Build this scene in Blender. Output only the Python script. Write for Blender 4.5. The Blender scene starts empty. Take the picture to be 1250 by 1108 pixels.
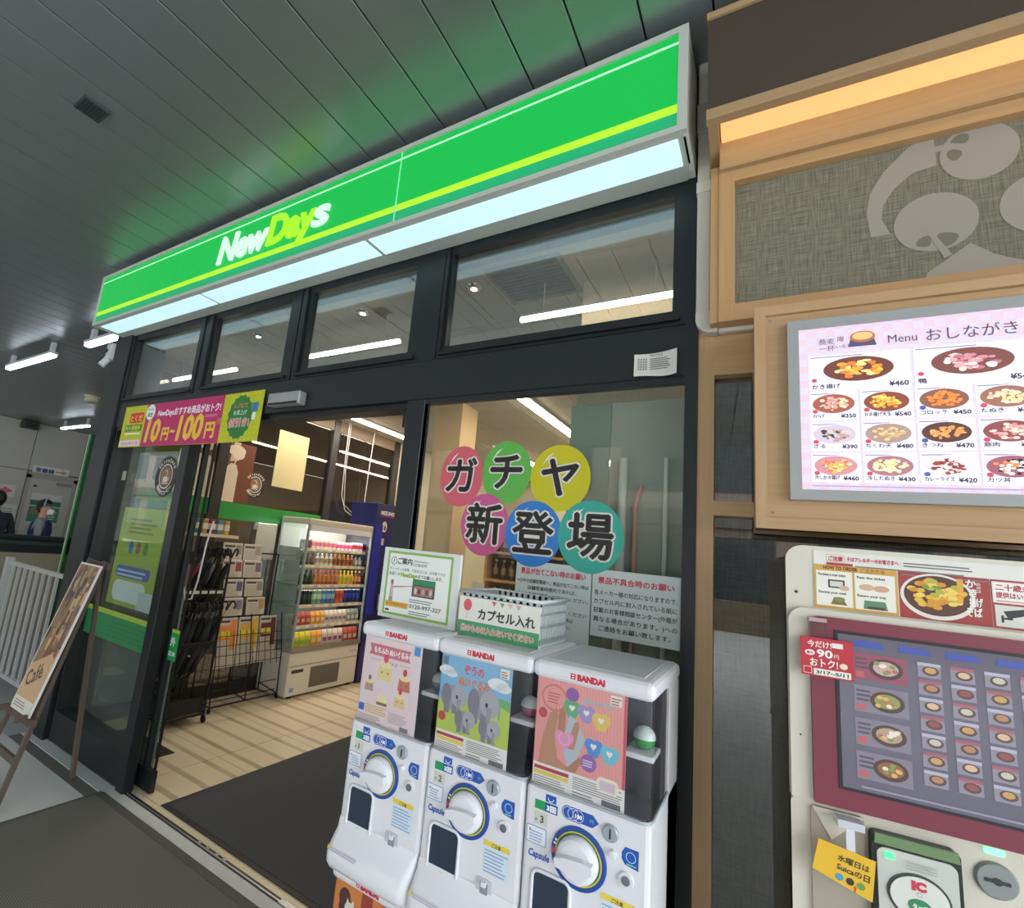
import bpy, bmesh, math, random
from mathutils import Matrix, Vector
random.seed(7)
S = bpy.context.scene
COL = S.collection
PI = math.pi

# ------------------------------------------------------------------ camera
F, CX, CY = 614.3, 540.2, 557.9
RC = [[0.838751673, 0.534934564, 0.101688949], [-0.011140778, 0.203571606, -0.978996672], [-0.544400141, 0.820002203, 0.176705613]]
cam_d = bpy.data.cameras.new('camera'); cam = bpy.data.objects.new('camera', cam_d); COL.objects.link(cam)
r, d, f = (Vector(v) for v in RC)
cam.matrix_world = Matrix(((r.x, -d.x, -f.x, 0), (r.y, -d.y, -f.y, 0), (r.z, -d.z, -f.z, 1.6), (0, 0, 0, 1)))
cam_d.sensor_fit = 'HORIZONTAL'; cam_d.sensor_width = 36; cam_d.lens = F / 1250 * 36
cam_d.shift_x = (625 - CX) / 1250; cam_d.shift_y = (CY - 554) / 1250
cam_d.clip_start = 0.02; cam_d.clip_end = 300
S.camera = cam

# ------------------------------------------------------------------ world: an overcast sky
W = bpy.data.worlds.new('overcast'); S.world = W; W.use_nodes = True
bg = W.node_tree.nodes['Background']; bg.inputs[0].default_value = (0.90, 0.95, 1.0, 1); bg.inputs[1].default_value = 5.6
S.view_settings.view_transform = 'Standard'; S.view_settings.look = 'None'
S.view_settings.exposure = 0.0; S.view_settings.gamma = 1.0; S.view_settings.use_curve_mapping = False

# ------------------------------------------------------------------ materials
def lin(h):
    h = h.lstrip('#'); o = []
    for i in (0, 2, 4):
        c = int(h[i:i+2], 16) / 255
        o.append(c / 12.92 if c <= 0.04045 else ((c + 0.055) / 1.055) ** 2.4)
    return (*o, 1)
MATS = {}
def mat(h, rough=0.5, metal=0.0, emit=0.0, noise=0.0, scale=8.0, bump=0.0, spec=0.5, stretch=None):
    k = (h, rough, metal, emit, noise, scale, bump, spec, stretch)
    if k in MATS: return MATS[k]
    m = bpy.data.materials.new('m_' + h.strip('#')); m.use_nodes = True
    nt = m.node_tree; b = nt.nodes['Principled BSDF']
    b.inputs['Base Color'].default_value = lin(h); b.inputs['Roughness'].default_value = rough
    b.inputs['Metallic'].default_value = metal; b.inputs['Specular IOR Level'].default_value = spec
    if emit:
        b.inputs['Emission Color'].default_value = lin(h); b.inputs['Emission Strength'].default_value = emit
    if noise or bump:
        tc = nt.nodes.new('ShaderNodeTexCoord'); mp = nt.nodes.new('ShaderNodeMapping'); n = nt.nodes.new('ShaderNodeTexNoise')
        n.inputs['Scale'].default_value = scale; n.inputs['Detail'].default_value = 5
        if stretch: mp.inputs['Scale'].default_value = stretch
        nt.links.new(tc.outputs['Object'], mp.inputs['Vector']); nt.links.new(mp.outputs['Vector'], n.inputs['Vector'])
        if noise:
            mx = nt.nodes.new('ShaderNodeMix'); mx.data_type = 'RGBA'
            c = lin(h)
            mx.inputs['A'].default_value = (*[v * (1 - noise) for v in c[:3]], 1); mx.inputs['B'].default_value = (*[min(1, v * (1 + noise)) for v in c[:3]], 1)
            nt.links.new(n.outputs['Fac'], mx.inputs['Factor']); nt.links.new(mx.outputs['Result'], b.inputs['Base Color'])
        if bump:
            bp = nt.nodes.new('ShaderNodeBump'); bp.inputs['Strength'].default_value = bump; bp.inputs['Distance'].default_value = 0.002
            nt.links.new(n.outputs['Fac'], bp.inputs['Height']); nt.links.new(bp.outputs['Normal'], b.inputs['Normal'])
    MATS[k] = m; return m
def glass(tint=(0.93, 0.97, 0.95), refl=1.0, rough=0.0, f0=0.045):
    k = ('glass', tint, refl, rough, f0)
    if k in MATS: return MATS[k]
    m = bpy.data.materials.new('m_glass'); m.use_nodes = True; nt = m.node_tree; nt.nodes.clear()
    o = nt.nodes.new('ShaderNodeOutputMaterial'); mx = nt.nodes.new('ShaderNodeMixShader'); t = nt.nodes.new('ShaderNodeBsdfTransparent'); g = nt.nodes.new('ShaderNodeBsdfGlossy')
    lw = nt.nodes.new('ShaderNodeLayerWeight'); lw.inputs['Blend'].default_value = 0.5
    pw = nt.nodes.new('ShaderNodeMath'); pw.operation = 'POWER'; pw.inputs[1].default_value = 5
    ma = nt.nodes.new('ShaderNodeMath'); ma.operation = 'MULTIPLY_ADD'; ma.inputs[1].default_value = (1 - f0) * refl; ma.inputs[2].default_value = f0 * refl
    t.inputs[0].default_value = (*tint, 1); g.inputs['Roughness'].default_value = rough
    nt.links.new(lw.outputs['Facing'], pw.inputs[0]); nt.links.new(pw.outputs[0], ma.inputs[0]); nt.links.new(ma.outputs[0], mx.inputs[0])
    nt.links.new(t.outputs[0], mx.inputs[1]); nt.links.new(g.outputs[0], mx.inputs[2]); nt.links.new(mx.outputs[0], o.inputs[0])
    MATS[k] = m; return m
def wood(h='#c09a68', rough=0.45, axis='z'):
    k = ('wood', h, rough, axis)
    if k in MATS: return MATS[k]
    m = bpy.data.materials.new('m_wood'); m.use_nodes = True; nt = m.node_tree; b = nt.nodes['Principled BSDF']
    tc = nt.nodes.new('ShaderNodeTexCoord'); mp = nt.nodes.new('ShaderNodeMapping'); n = nt.nodes.new('ShaderNodeTexNoise')
    sc = {'z': (90, 90, 3), 'x': (3, 90, 90)}[axis]; mp.inputs['Scale'].default_value = sc; n.inputs['Scale'].default_value = 1.0; n.inputs['Detail'].default_value = 6
    mx = nt.nodes.new('ShaderNodeMix'); mx.data_type = 'RGBA'; c = lin(h)
    mx.inputs['A'].default_value = (*[v * 0.82 for v in c[:3]], 1); mx.inputs['B'].default_value = (*[min(1, v * 1.16) for v in c[:3]], 1)
    nt.links.new(tc.outputs['Object'], mp.inputs[0]); nt.links.new(mp.outputs[0], n.inputs[0]); nt.links.new(n.outputs['Fac'], mx.inputs['Factor']); nt.links.new(mx.outputs['Result'], b.inputs['Base Color'])
    b.inputs['Roughness'].default_value = rough
    MATS[k] = m; return m
def weave(h, dark, scale=420.0):
    k = ('weave', h, dark, scale)
    if k in MATS: return MATS[k]
    m = bpy.data.materials.new('m_weave'); m.use_nodes = True; nt = m.node_tree; b = nt.nodes['Principled BSDF']
    tc = nt.nodes.new('ShaderNodeTexCoord'); facs = []
    for sc in ((scale, 1, 14), (14, 1, scale)):
        mp = nt.nodes.new('ShaderNodeMapping'); mp.inputs['Scale'].default_value = sc; n = nt.nodes.new('ShaderNodeTexNoise'); n.inputs['Scale'].default_value = 1; n.inputs['Detail'].default_value = 2
        nt.links.new(tc.outputs['Object'], mp.inputs[0]); nt.links.new(mp.outputs[0], n.inputs[0]); facs.append(n)
    ad = nt.nodes.new('ShaderNodeMath'); ad.operation = 'ADD'; nt.links.new(facs[0].outputs['Fac'], ad.inputs[0]); nt.links.new(facs[1].outputs['Fac'], ad.inputs[1])
    mr = nt.nodes.new('ShaderNodeMapRange'); mr.inputs['From Min'].default_value = 0.75; mr.inputs['From Max'].default_value = 1.25; nt.links.new(ad.outputs[0], mr.inputs[0])
    mx = nt.nodes.new('ShaderNodeMix'); mx.data_type = 'RGBA'; mx.inputs['A'].default_value = lin(dark); mx.inputs['B'].default_value = lin(h)
    nt.links.new(mr.outputs[0], mx.inputs['Factor']); nt.links.new(mx.outputs['Result'], b.inputs['Base Color']); b.inputs['Roughness'].default_value = 0.8
    MATS[k] = m; return m
def tile_mat():
    m = bpy.data.materials.new('m_tile'); m.use_nodes = True; nt = m.node_tree; b = nt.nodes['Principled BSDF']
    tc = nt.nodes.new('ShaderNodeTexCoord'); sp = nt.nodes.new('ShaderNodeSeparateXYZ'); nt.links.new(tc.outputs['Object'], sp.inputs[0])
    mm = nt.nodes.new('ShaderNodeMath'); mm.operation = 'PINGPONG'; mm.inputs[1].default_value = 0.1; nt.links.new(sp.outputs['Y'], mm.inputs[0])
    lt = nt.nodes.new('ShaderNodeMapRange'); lt.inputs['From Min'].default_value = 0.018; lt.inputs['From Max'].default_value = 0.026; lt.inputs['To Min'].default_value = 1; lt.inputs['To Max'].default_value = 0
    nt.links.new(mm.outputs[0], lt.inputs[0])
    n = nt.nodes.new('ShaderNodeTexNoise'); n.inputs['Scale'].default_value = 3; mpn = nt.nodes.new('ShaderNodeMath'); mpn.operation = 'MULTIPLY'
    nt.links.new(tc.outputs['Object'], n.inputs[0]); nt.links.new(n.outputs['Fac'], mpn.inputs[0]); nt.links.new(lt.outputs[0], mpn.inputs[1])
    mx = nt.nodes.new('ShaderNodeMix'); mx.data_type = 'RGBA'; mx.inputs['A'].default_value = lin('#d2c4a8'); mx.inputs['B'].default_value = lin('#7c6a50')
    nt.links.new(mpn.outputs[0], mx.inputs['Factor']); nt.links.new(mx.outputs['Result'], b.inputs['Base Color']); b.inputs['Roughness'].default_value = 0.28
    return m

BLACK = mat('#161c1f', 0.42, noise=0.12, scale=5)
BLACKP = mat('#141618', 0.45)
WHITE = mat('#e8e8ea', 0.35)
WHITEP = mat('#dcdcd8', 0.45)
GREY = mat('#8d9092', 0.4, 0.3)
STEEL = mat('#a9abac', 0.35, 0.8)
WIRE = mat('#17181a', 0.4, 0.3)

# ------------------------------------------------------------------ mesh building
class MB:
    def __init__(s): s.v = []; s.f = []; s.m = []; s.mats = []; s.sm = []
    def mi(s, m):
        if m not in s.mats: s.mats.append(m)
        return s.mats.index(m)
    def add(s, vs, fs, m, smooth=False, M=None):
        o = len(s.v); i = s.mi(m)
        s.v += [tuple(M @ Vector(v)) for v in vs] if M else [tuple(v) for v in vs]
        for q in fs: s.f.append(tuple(o + k for k in q)); s.m.append(i); s.sm.append(smooth)
        return s
    def box(s, x0, x1, y0, y1, z0, z1, m, bev=0.0, M=None, seg=2):
        if bev <= 0:
            vs = [(x0, y0, z0), (x1, y0, z0), (x1, y1, z0), (x0, y1, z0), (x0, y0, z1), (x1, y0, z1), (x1, y1, z1), (x0, y1, z1)]
            return s.add(vs, [(0, 3, 2, 1), (4, 5, 6, 7), (0, 1, 5, 4), (1, 2, 6, 5), (2, 3, 7, 6), (3, 0, 4, 7)], m, False, M)
        bm = bmesh.new(); bmesh.ops.create_cube(bm, size=1)
        for v in bm.verts: v.co = Vector((x0 + (v.co.x + .5) * (x1 - x0), y0 + (v.co.y + .5) * (y1 - y0), z0 + (v.co.z + .5) * (z1 - z0)))
        bmesh.ops.bevel(bm, geom=bm.edges[:], offset=bev, segments=seg, affect='EDGES', profile=0.5)
        bm.verts.index_update(); vs = [v.co.copy() for v in bm.verts]; fs = [[v.index for v in q.verts] for q in bm.faces]; bm.free()
        return s.add(vs, fs, m, False, M)
    def prism(s, pts, y0, y1, m, M=None, smooth=False):      # outline in x-z, extruded along y (front at y0)
        n = len(pts); a = sum(pts[i][0] * pts[(i + 1) % n][1] - pts[(i + 1) % n][0] * pts[i][1] for i in range(n))
        if a < 0: pts = pts[::-1]
        vs = [(x, y0, z) for x, z in pts] + [(x, y1, z) for x, z in pts]
        fs = [tuple(range(n)), tuple(range(2 * n - 1, n - 1, -1))]
        s.add(vs, fs, m, False, M)
        return s.add(vs, [(i, i + n, (i + 1) % n + n, (i + 1) % n) for i in range(n)], m, smooth, M)
    def profx(s, pts, x0, x1, m, M=None):                     # outline in y-z, extruded along x
        T = Matrix(((0, -1, 0, 0), (1, 0, 0, 0), (0, 0, 1, 0), (0, 0, 0, 1)))
        T = Matrix(((0, 1, 0, 0), (1, 0, 0, 0), (0, 0, 1, 0), (0, 0, 0, 1)))
        return s.prism(pts, x0, x1, m, (M @ T) if M else T)
    def tube(s, path, rad, m, n=6, close=False, M=None):
        P = [Vector(p) for p in path]; rs = rad if isinstance(rad, (list, tuple)) else [rad] * len(P); vs = []; fs = []
        up = None
        for i, p in enumerate(P):
            a = P[max(0, i - 1)]; b = P[min(len(P) - 1, i + 1)]
            if close: a = P[i - 1]; b = P[(i + 1) % len(P)]
            t = (b - a).normalized()
            if up is None: up = Vector((0, 0, 1)) if abs(t.z) < 0.9 else Vector((1, 0, 0))
            x = t.cross(up).normalized(); y = x.cross(t).normalized(); up = y
            for k in range(n):
                w = 2 * PI * k / n; vs.append(p + (x * math.cos(w) + y * math.sin(w)) * rs[i])
        L = len(P)
        for i in range(L if close else L - 1):
            for k in range(n):
                a, b = i * n + k, i * n + (k + 1) % n; c, e = ((i + 1) % L) * n + (k + 1) % n, ((i + 1) % L) * n + k
                fs.append((a, b, c, e))
        s.add(vs, fs, m, n > 4, M)
        if not close: s.add(vs[:n], [tuple(range(n - 1, -1, -1))], m, False, M); s.add(vs[-n:], [tuple(range(n))], m, False, M)
        return s
    def lathe(s, prof, m, n=16, M=None, mats=None, smooth=True):  # prof: (r, z)
        vs = []
        for rr, z in prof:
            for k in range(n): vs.append((rr * math.cos(2 * PI * k / n), rr * math.sin(2 * PI * k / n), z))
        for i in range(len(prof) - 1):
            fs = [(i * n + k, i * n + (k + 1) % n, (i + 1) * n + (k + 1) % n, (i + 1) * n + k) for k in range(n)]
            mm = mats[i] if mats else m
            used = sorted({q for fc in fs for q in fc}); mp = {q: j for j, q in enumerate(used)}
            s.add([vs[q] for q in used], [tuple(mp[q] for q in fc) for fc in fs], mm, smooth, M)
        s.add(vs[-n:], [tuple(range(n))], mats[-1] if mats else m, False, M); s.add(vs[:n], [tuple(range(n - 1, -1, -1))], mats[0] if mats else m, False, M)
        return s
    def build(s, name, parent=None, loc=None, rot=None):
        me = bpy.data.meshes.new(name); me.from_pydata(s.v, [], s.f)
        for m in s.mats: me.materials.append(m)
        me.polygons.foreach_set('material_index', s.m); me.polygons.foreach_set('use_smooth', s.sm); me.update()
        o = bpy.data.objects.new(name, me); COL.objects.link(o)
        if parent: o.parent = parent
        if loc: o.location = loc
        if rot: o.rotation_euler = rot
        return o
def rrect(x0, x1, z0, z1, rad, n=5, corners=(1, 1, 1, 1)):     # rounded outline: bl, br, tr, tl
    pts = []
    for (cx, cz, a0, on) in ((x0 + rad, z0 + rad, PI, corners[0]), (x1 - rad, z0 + rad, 1.5 * PI, corners[1]), (x1 - rad, z1 - rad, 0, corners[2]), (x0 + rad, z1 - rad, .5 * PI, corners[3])):
        if on: pts += [(cx + rad * math.cos(a0 + .5 * PI * k / n), cz + rad * math.sin(a0 + .5 * PI * k / n)) for k in range(n + 1)]
        else: pts.append((x0 if cx < (x0 + x1) / 2 else x1, z0 if cz < (z0 + z1) / 2 else z1))
    return pts
def ellipse(cx, cz, rx, rz, n=24): return [(cx + rx * math.cos(2 * PI * k / n), cz + rz * math.sin(2 * PI * k / n)) for k in range(n)]
def tag(o, label=None, cat=None, group=None, kind=None):
    if label: o['label'] = label
    if cat: o['category'] = cat
    if group: o['group'] = group
    if kind: o['kind'] = kind
    return o
def thing(name, label, cat, loc=(0, 0, 0), rz=0.0, group=None, kind=None):
    o = bpy.data.objects.new(name, None); o.empty_display_size = 0.05; COL.objects.link(o); o.location = loc; o.rotation_euler = (0, 0, rz)
    return tag(o, label, cat, group, kind)
def struct(name, loc=(0, 0, 0), rz=0.0): return thing(name, None, None, loc, rz, None, 'structure')
def one(mb, name, label, cat, loc=(0, 0, 0), rz=0.0, group=None):
    o = mb.build(name); o.location = loc; o.rotation_euler = (0, 0, rz); return tag(o, label, cat, group)
def kids(o): return [c for c in bpy.data.objects if c.parent == o]
def copy_tree(o, parent=None, ch=None):
    c = o.copy(); COL.objects.link(c); c.parent = parent
    for k in kids(o): copy_tree(k, c)
    return c

# ------------------------------------------------------------------ lettering and flat print
_TX = {}
def text_geo(s, bold=0.0, res=2):
    k = (s, bold, res)
    if k in _TX: return _TX[k]
    cu = bpy.data.curves.new('t', 'FONT'); cu.body = s; cu.size = 1.0; cu.resolution_u = res; cu.offset = bold; cu.fill_mode = 'FRONT'
    ob = bpy.data.objects.new('t', cu); me = ob.to_mesh()
    vs = [(v.co.x, v.co.y) for v in me.vertices]; fs = [tuple(p.vertices) for p in me.polygons]
    ob.to_mesh_clear(); bpy.data.objects.remove(ob); bpy.data.curves.remove(cu)
    if vs:
        x0 = min(v[0] for v in vs); x1 = max(v[0] for v in vs)
    else: x0 = x1 = 0
    _TX[k] = (vs, fs, x0, x1); return _TX[k]
class Print(MB):
    """flat print in the x-z plane facing -y; u right, v up; each layer a hair in front of the last"""
    def __init__(s, rough=0.5, emit=0.0, step=0.0003): super().__init__(); s.r = rough; s.e = emit; s.st = step; s.n = 0
    def lay(s, L): s.n += 1; return -(L + s.n * .0015) * s.st
    def c(s, h): return h if not isinstance(h, str) else mat(h, s.r, emit=s.e)
    def poly(s, pts, col, L=1):
        n = len(pts); a = sum(pts[i][0] * pts[(i + 1) % n][1] - pts[(i + 1) % n][0] * pts[i][1] for i in range(n))
        if a < 0: pts = pts[::-1]
        y = s.lay(L); return s.add([(x, y, z) for x, z in pts], [tuple(range(n))], s.c(col))
    def rect(s, x0, z0, x1, z1, col, L=1): return s.poly([(x0, z0), (x1, z0), (x1, z1), (x0, z1)], col, L)
    def ell(s, cx, cz, rx, rz, col, L=1, n=20): return s.poly(ellipse(cx, cz, rx, rz, n), col, L)
    def ring(s, cx, cz, r0, r1, col, L=1, n=32, a0=0.0, a1=2 * PI, asp=1.0):
        vs = []; y = s.lay(L)
        for k in range(n + 1):
            w = a0 + (a1 - a0) * k / n
            vs += [(cx + r0 * math.cos(w), y, cz + asp * r0 * math.sin(w)), (cx + r1 * math.cos(w), y, cz + asp * r1 * math.sin(w))]
        return s.add(vs, [(2 * k, 2 * k + 1, 2 * k + 3, 2 * k + 2) for k in range(n)], s.c(col))
    def text(s, t, x, z, size, col, L=3, align='l', bold=0.0, w=None, shear=0.0, rot=0.0, res=2, sx=1.0):
        cjk = any(ord(ch) > 0x2E80 for ch in t); fat = bold if cjk and bold > 0.012 else 0.0
        vs, fs, x0, x1 = text_geo(t, 0.0 if cjk else bold, res)
        if not vs: return s
        ww = (x1 - x0) * size * sx
        if w: sx = sx * w / ww; ww = w
        off = {'l': 0, 'c': -ww / 2, 'r': -ww}[align]; ca, sa = math.cos(rot), math.sin(rot); nf = 8 if fat > 0.03 else 4
        for k in range(nf if fat else 1):                       # heavy strokes: the glyph struck several times around its place
            du, dv = (fat * size * math.cos(2 * PI * k / nf), fat * size * math.sin(2 * PI * k / nf)) if fat else (0, 0); out = []; y = s.lay(L)
            for px, py in vs:
                u = (px - x0) * size * sx + off + shear * py * size + du; v = py * size + dv
                out.append((x + u * ca - v * sa, y, z + u * sa + v * ca))
            s.add(out, fs, s.c(col))
        return s
    def lines(s, x0, z0, x1, z1, n, col, L=2, fill=0.45, ragged=0.25):   # unreadably small print: one bar a line
        h = (z1 - z0) / n
        for i in range(n):
            b = z1 - (i + 1) * h
            s.rect(x0, b, x1 - (x1 - x0) * ragged * random.random(), b + h * fill, col, L)
        return s
# ================================================================== SETTING
FY = 1.80                                                     # front of the shop's frame
# ---- ground
o = MB().box(-80, 14, -40, 1.66, -0.3, 0, mat('#b4b7b6', 0.75, noise=0.12, scale=2.5, bump=0.2)).build('floor_pavement'); tag(o, kind='structure')
o = MB().box(-30, -4.5, 1.66, 12, -0.3, 0, mat('#8f9192', 0.6, noise=0.1, scale=2.0)).build('floor_concourse'); tag(o, kind='structure')
k = struct('floor_threshold')
MB().box(-4.5, 8, 1.66, 1.735, -0.3, 0.0, mat('#5d5c58', 0.8, noise=0.25, scale=30)).build('drain_strip', k)
MB().box(-4.5, 8, 1.735, 1.815, -0.3, 0.006, mat('#b6bbba', 0.6, noise=0.12, scale=18)).build('kerb_strip', k)
MB().box(-3.2, 8, 1.815, 1.852, -0.3, 0.002, mat('#2e3032', 0.4, 0.6)).build('door_track', k)
MB().box(-3.2, -1.3, 1.828, 1.836, -0.001, 0.006, STEEL).build('track_rail', k)
for x in (-2.46, -2.39, -2.31, -2.25): MB().lathe([(0.012, 0.0), (0.012, 0.007), (0.006, 0.009)], STEEL, 10).build('track_stud', k, (x, 1.842, 0.0))
MB().box(-1.83, -1.72, 1.82, 1.85, 0.0, 0.008, STEEL).build('track_stopper', k)
k = struct('floor')
MB().box(-4.5, 0.6, 1.852, 9.2, -0.3, -0.004, mat('#8b7d66', 0.8)).build('floor_bed', k)
TM = tile_mat(); T = 0.6; tb = MB().box(-T / 2 + 0.0025, T / 2 - 0.0025, -T / 2 + 0.0025, T / 2 - 0.0025, -0.01, 0, TM); tile0 = None
for i in range(-2, 6):
    for j in range(-1, 11):
        x, y = -3.28 + T / 2 + T * i, 2.49 + T / 2 + T * j
        if y - T / 2 < 1.855 and j == -1:
            pass
        if tile0 is None: t0 = tile0 = tb.build('tile', k, (x, y, 0))
        else: t0 = tile0.copy(); COL.objects.link(t0); t0.location = (x, y, 0)
        t0.rotation_euler.z = 0
MB().box(-4.5, 0.6, 1.852, 1.887, -0.02, 0, TM).build('edge_tile', k)

# ---- canopy ceiling: one long panel next to another
k = struct('ceiling'); CZ = 3.48; PW = 0.2173
MB().box(-16, 4.5, -4.5, 1.97, CZ + 0.02, CZ + 0.1, BLACKP).build('ceiling_deck', k)
MB().box(-16, -4.5, 1.97, 9.5, CZ + 0.02, CZ + 0.1, BLACKP).build('ceiling_deck', k)
CM = mat('#929999', 0.33, 0.6, noise=0.05, scale=1.2)
pa = MB().box(0.003, PW - 0.003, -4.5, 1.97, CZ, CZ + 0.02, CM, bev=0.0025, seg=1); pb = MB().box(0.003, PW - 0.003, -4.5, 9.5, CZ, CZ + 0.02, CM, bev=0.0025, seg=1); a0 = b0 = None
x = -0.358 - PW * 72
while x < 4.3:
    if x > -4.6:
        if a0 is None: q = a0 = pa.build('panel', k)
        else: q = a0.copy(); COL.objects.link(q)
    else:
        if b0 is None: q = b0 = pb.build('panel', k)
        else: q = b0.copy(); COL.objects.link(q)
    q.location = (x, 0, 0); x += PW
o = MB().box(-2.745, -2.625, 0.68, 0.79, CZ - 0.012, CZ + 0.001, mat('#3c4447', 0.6)); 
for i in range(7): o.box(-2.735, -2.635, 0.688 + i * 0.0135, 0.694 + i * 0.0135, CZ - 0.015, CZ - 0.011, mat('#23292b', 0.6))
one(o, 'ceiling_vent', 'small square dark vent set into the grey panel ceiling', 'vent')

# ---- shop front: black aluminium
k = struct('wall_front')
MB().box(-4.52, -4.27, FY - 0.02, 2.06, 0, CZ, BLACK, bev=0.004, seg=1).build('corner_column', k)
MB().box(-4.27, -4.235, FY + 0.02, 2.0, 0, 2.27, BLACK).build('column_flange', k)
MB().box(-4.27, -0.2, FY + 0.02, 1.96, 3.03, CZ, BLACK).build('fascia', k)
MB().box(-4.27, -0.2, FY, 1.86, 2.262, 2.452, BLACK, bev=0.003, seg=1).build('header_beam', k)
MB().box(-4.27, -1.405, FY + 0.03, 1.93, 2.235, 2.262, BLACKP).build('header_channel', k)
MB().box(-0.238, -0.198, FY - .006, 1.95, 0, 3.03, BLACK).build('end_column', k)
MB().box(-1.425, -1.322, FY, 1.85, 0, 2.262, BLACK, bev=0.003, seg=1).build('post', k)
MB().box(-1.48, -1.425, FY + 0.05, 1.93, 2.15, 2.24, BLACKP).build('door_roller_box', k)
MB().box(-3.265, -3.185, FY, 1.865, 0, 2.262, BLACK, bev=0.003, seg=1).build('post', k)
PANE = glass(); PANET = glass((.86, .9, .9), refl=1.0, f0=.16); PANE2 = glass((0.90, 0.96, 0.94), refl=1.0)
def window(name, x0, x1, z0, z1, fw, fo, pane=PANE, gy=1.872, sash=True, dy=1.93):
    w = struct(name)
    MB().box(x0 - fo, x1 + fo, FY + 0.005, dy, z1 + 0.0, z1 + fw, BLACK).build('frame_head', w)
    MB().box(x0 - fo, x1 + fo, FY + 0.005, dy, z0 - fw, z0, BLACK).build('frame_sill', w)
    MB().box(x0 - fo, x0, FY + 0.005, dy, z0, z1, BLACK).build('frame_jamb', w)
    MB().box(x1, x1 + fo, FY + 0.005, dy, z0, z1, BLACK).build('frame_jamb', w)
    MB().box(x0 - 0.002, x1 + 0.002, gy, gy + 0.006, z0 - 0.002, z1 + 0.002, pane).build('pane', w)
    if sash:
        MB().box(x0 - fo * 0.55, x0 - fo * 0.3, FY - 0.012, FY + 0.005, z0 - fw * .6, z1 + fw * .6, BLACKP).build('bead', w)
        MB().box(x0 - fo * .55, x1 + fo * .55, FY - 0.012, FY + 0.005, z0 - fw * .75, z0 - fw * .45, BLACKP).build('bead', w)
    return w
window('window_1', -4.225, -3.335, 2.51, 2.975, 0.055, 0.045, pane=PANET, gy=1.824, dy=1.845)
window('window_2', -3.145, -2.39, 2.51, 2.975, 0.055, 0.085, pane=PANET, gy=1.824, dy=1.845)
window('window_3', -2.21, -1.465, 2.51, 2.975, 0.055, 0.085, pane=PANET, gy=1.824, dy=1.845)
window('window_4', -1.25, -0.284, 2.51, 2.975, 0.055, 0.046, pane=PANET, gy=1.824, dy=1.845)
MB().box(-3.29, -3.23, FY + 0.012, 1.85, 2.452, 3.03, BLACK).build('mullion', k)
MB().box(-2.305, -2.295, FY + 0.012, 1.85, 2.452, 3.03, BLACK).build('mullion', k)
MB().box(-1.38, -1.296, FY + 0.002, 1.85, 2.452, 3.03, BLACK).build('mullion', k)
window('window_5', -1.322, -0.238, 0.10, 2.24, 0.09, 0.0, gy=1.815, sash=False, dy=1.84)
# left fixed glass beside the entrance and the sliding leaf parked behind it
window('window_6', -4.225, -3.277, 0.21, 2.235, 0.19, 0.012, PANE2, sash=False)
w = struct('door_1')
MB().box(-4.15, -3.085, 1.915, 1.923, 0.12, 2.235, PANE).build('pane', w)
MB().box(-3.092, -3.082, 1.912, 1.926, 0.12, 2.235, BLACKP).build('glass_edge', w)
MB().box(-4.15, -3.08, 1.905, 1.935, 0.008, 0.125, BLACK).build('bottom_rail', w)
MB().box(-3.19, -3.165, 1.90, 1.935, 0.12, 2.235, BLACK).build('stile', w)

# ---- shop interior shell
IW = mat('#c9bda3', 0.8, noise=0.04, scale=3); IC = mat('#b9b0a0', 0.85, noise=0.03, scale=2)
tag(MB().box(-4.5, 0.7, 9.0, 9.15, 0, 3.0, IW).build('wall_back'), kind='structure')
tag(MB().box(0.55, 0.7, 1.96, 9.0, 0, 3.0, IW).build('wall_right'), kind='structure')
k = struct('ceiling_interior')
MB().box(-4.5, 0.7, 1.96, 9.1, 3.03, 3.3, IC).build('ceiling_slab', k)
CT = MB().box(-0.297, 0.297, -0.297, 0.297, 3.0, 3.03, IC); c0 = None
for i in range(9):
    for j in range(12):
        p = (-4.15 + 0.6 * i, 2.27 + 0.6 * j, 0)
        if p[0] > 0.6: continue
        if c0 is None: c0 = CT.build('ceiling_tile', k, p)
        else:
            q = c0.copy(); COL.objects.link(q); q.location = p
MB().box(-3.6, 0.55, 2.66, 2.90, 2.83, 3.0, IC).build('soffit_beam', k)
tag(MB().box(-0.78, -0.2, 2.30, 2.60, 2.25, 3.0, mat('#bfae8e', 0.85, noise=0.15, scale=60)).build('wall_pier'), kind='structure')
# left wall of the shop: glass with dark posts
k = struct('wall_left'); LX = -4.42
DP = mat('#23221f', 0.5); PG = glass((0.62, 0.58, 0.52), refl=1.1, f0=0.13)
for y0, y1 in ((2.06, 2.12), (2.78, 2.89), (4.215, 4.315), (5.40, 5.52)): MB().box(LX - 0.05, LX + 0.03, y0, y1, 0, 3.0, DP).build('post', k)
for y0, y1 in ((2.12, 2.78), (2.89, 4.215), (4.315, 5.40)): MB().box(LX - 0.006, LX, y0, y1, 0.12, 2.86, PG).build('pane', k)
MB().box(LX - 0.05, LX + 0.02, 2.06, 5.52, 2.86, 3.0, mat('#6b5b48', 0.6)).build('head_band', k)
MB().box(LX - 0.05, LX + 0.02, 2.06, 5.52, 0, 0.12, DP).build('sill_band', k)
MB().box(LX + 0.001, LX + 0.004, 2.12, 2.78, 1.69, 1.835, mat('#1f8a33', 0.45)).build('green_band', k)
MB().box(LX + 0.001, LX + 0.004, 2.89, 4.215, 1.665, 1.825, mat('#1f8a33', 0.45)).build('green_band', k)
tag(MB().box(-4.5, -4.37, 5.52, 9.0, 0, 3.0, IW).build('wall_left_plain'), kind='structure')

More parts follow.
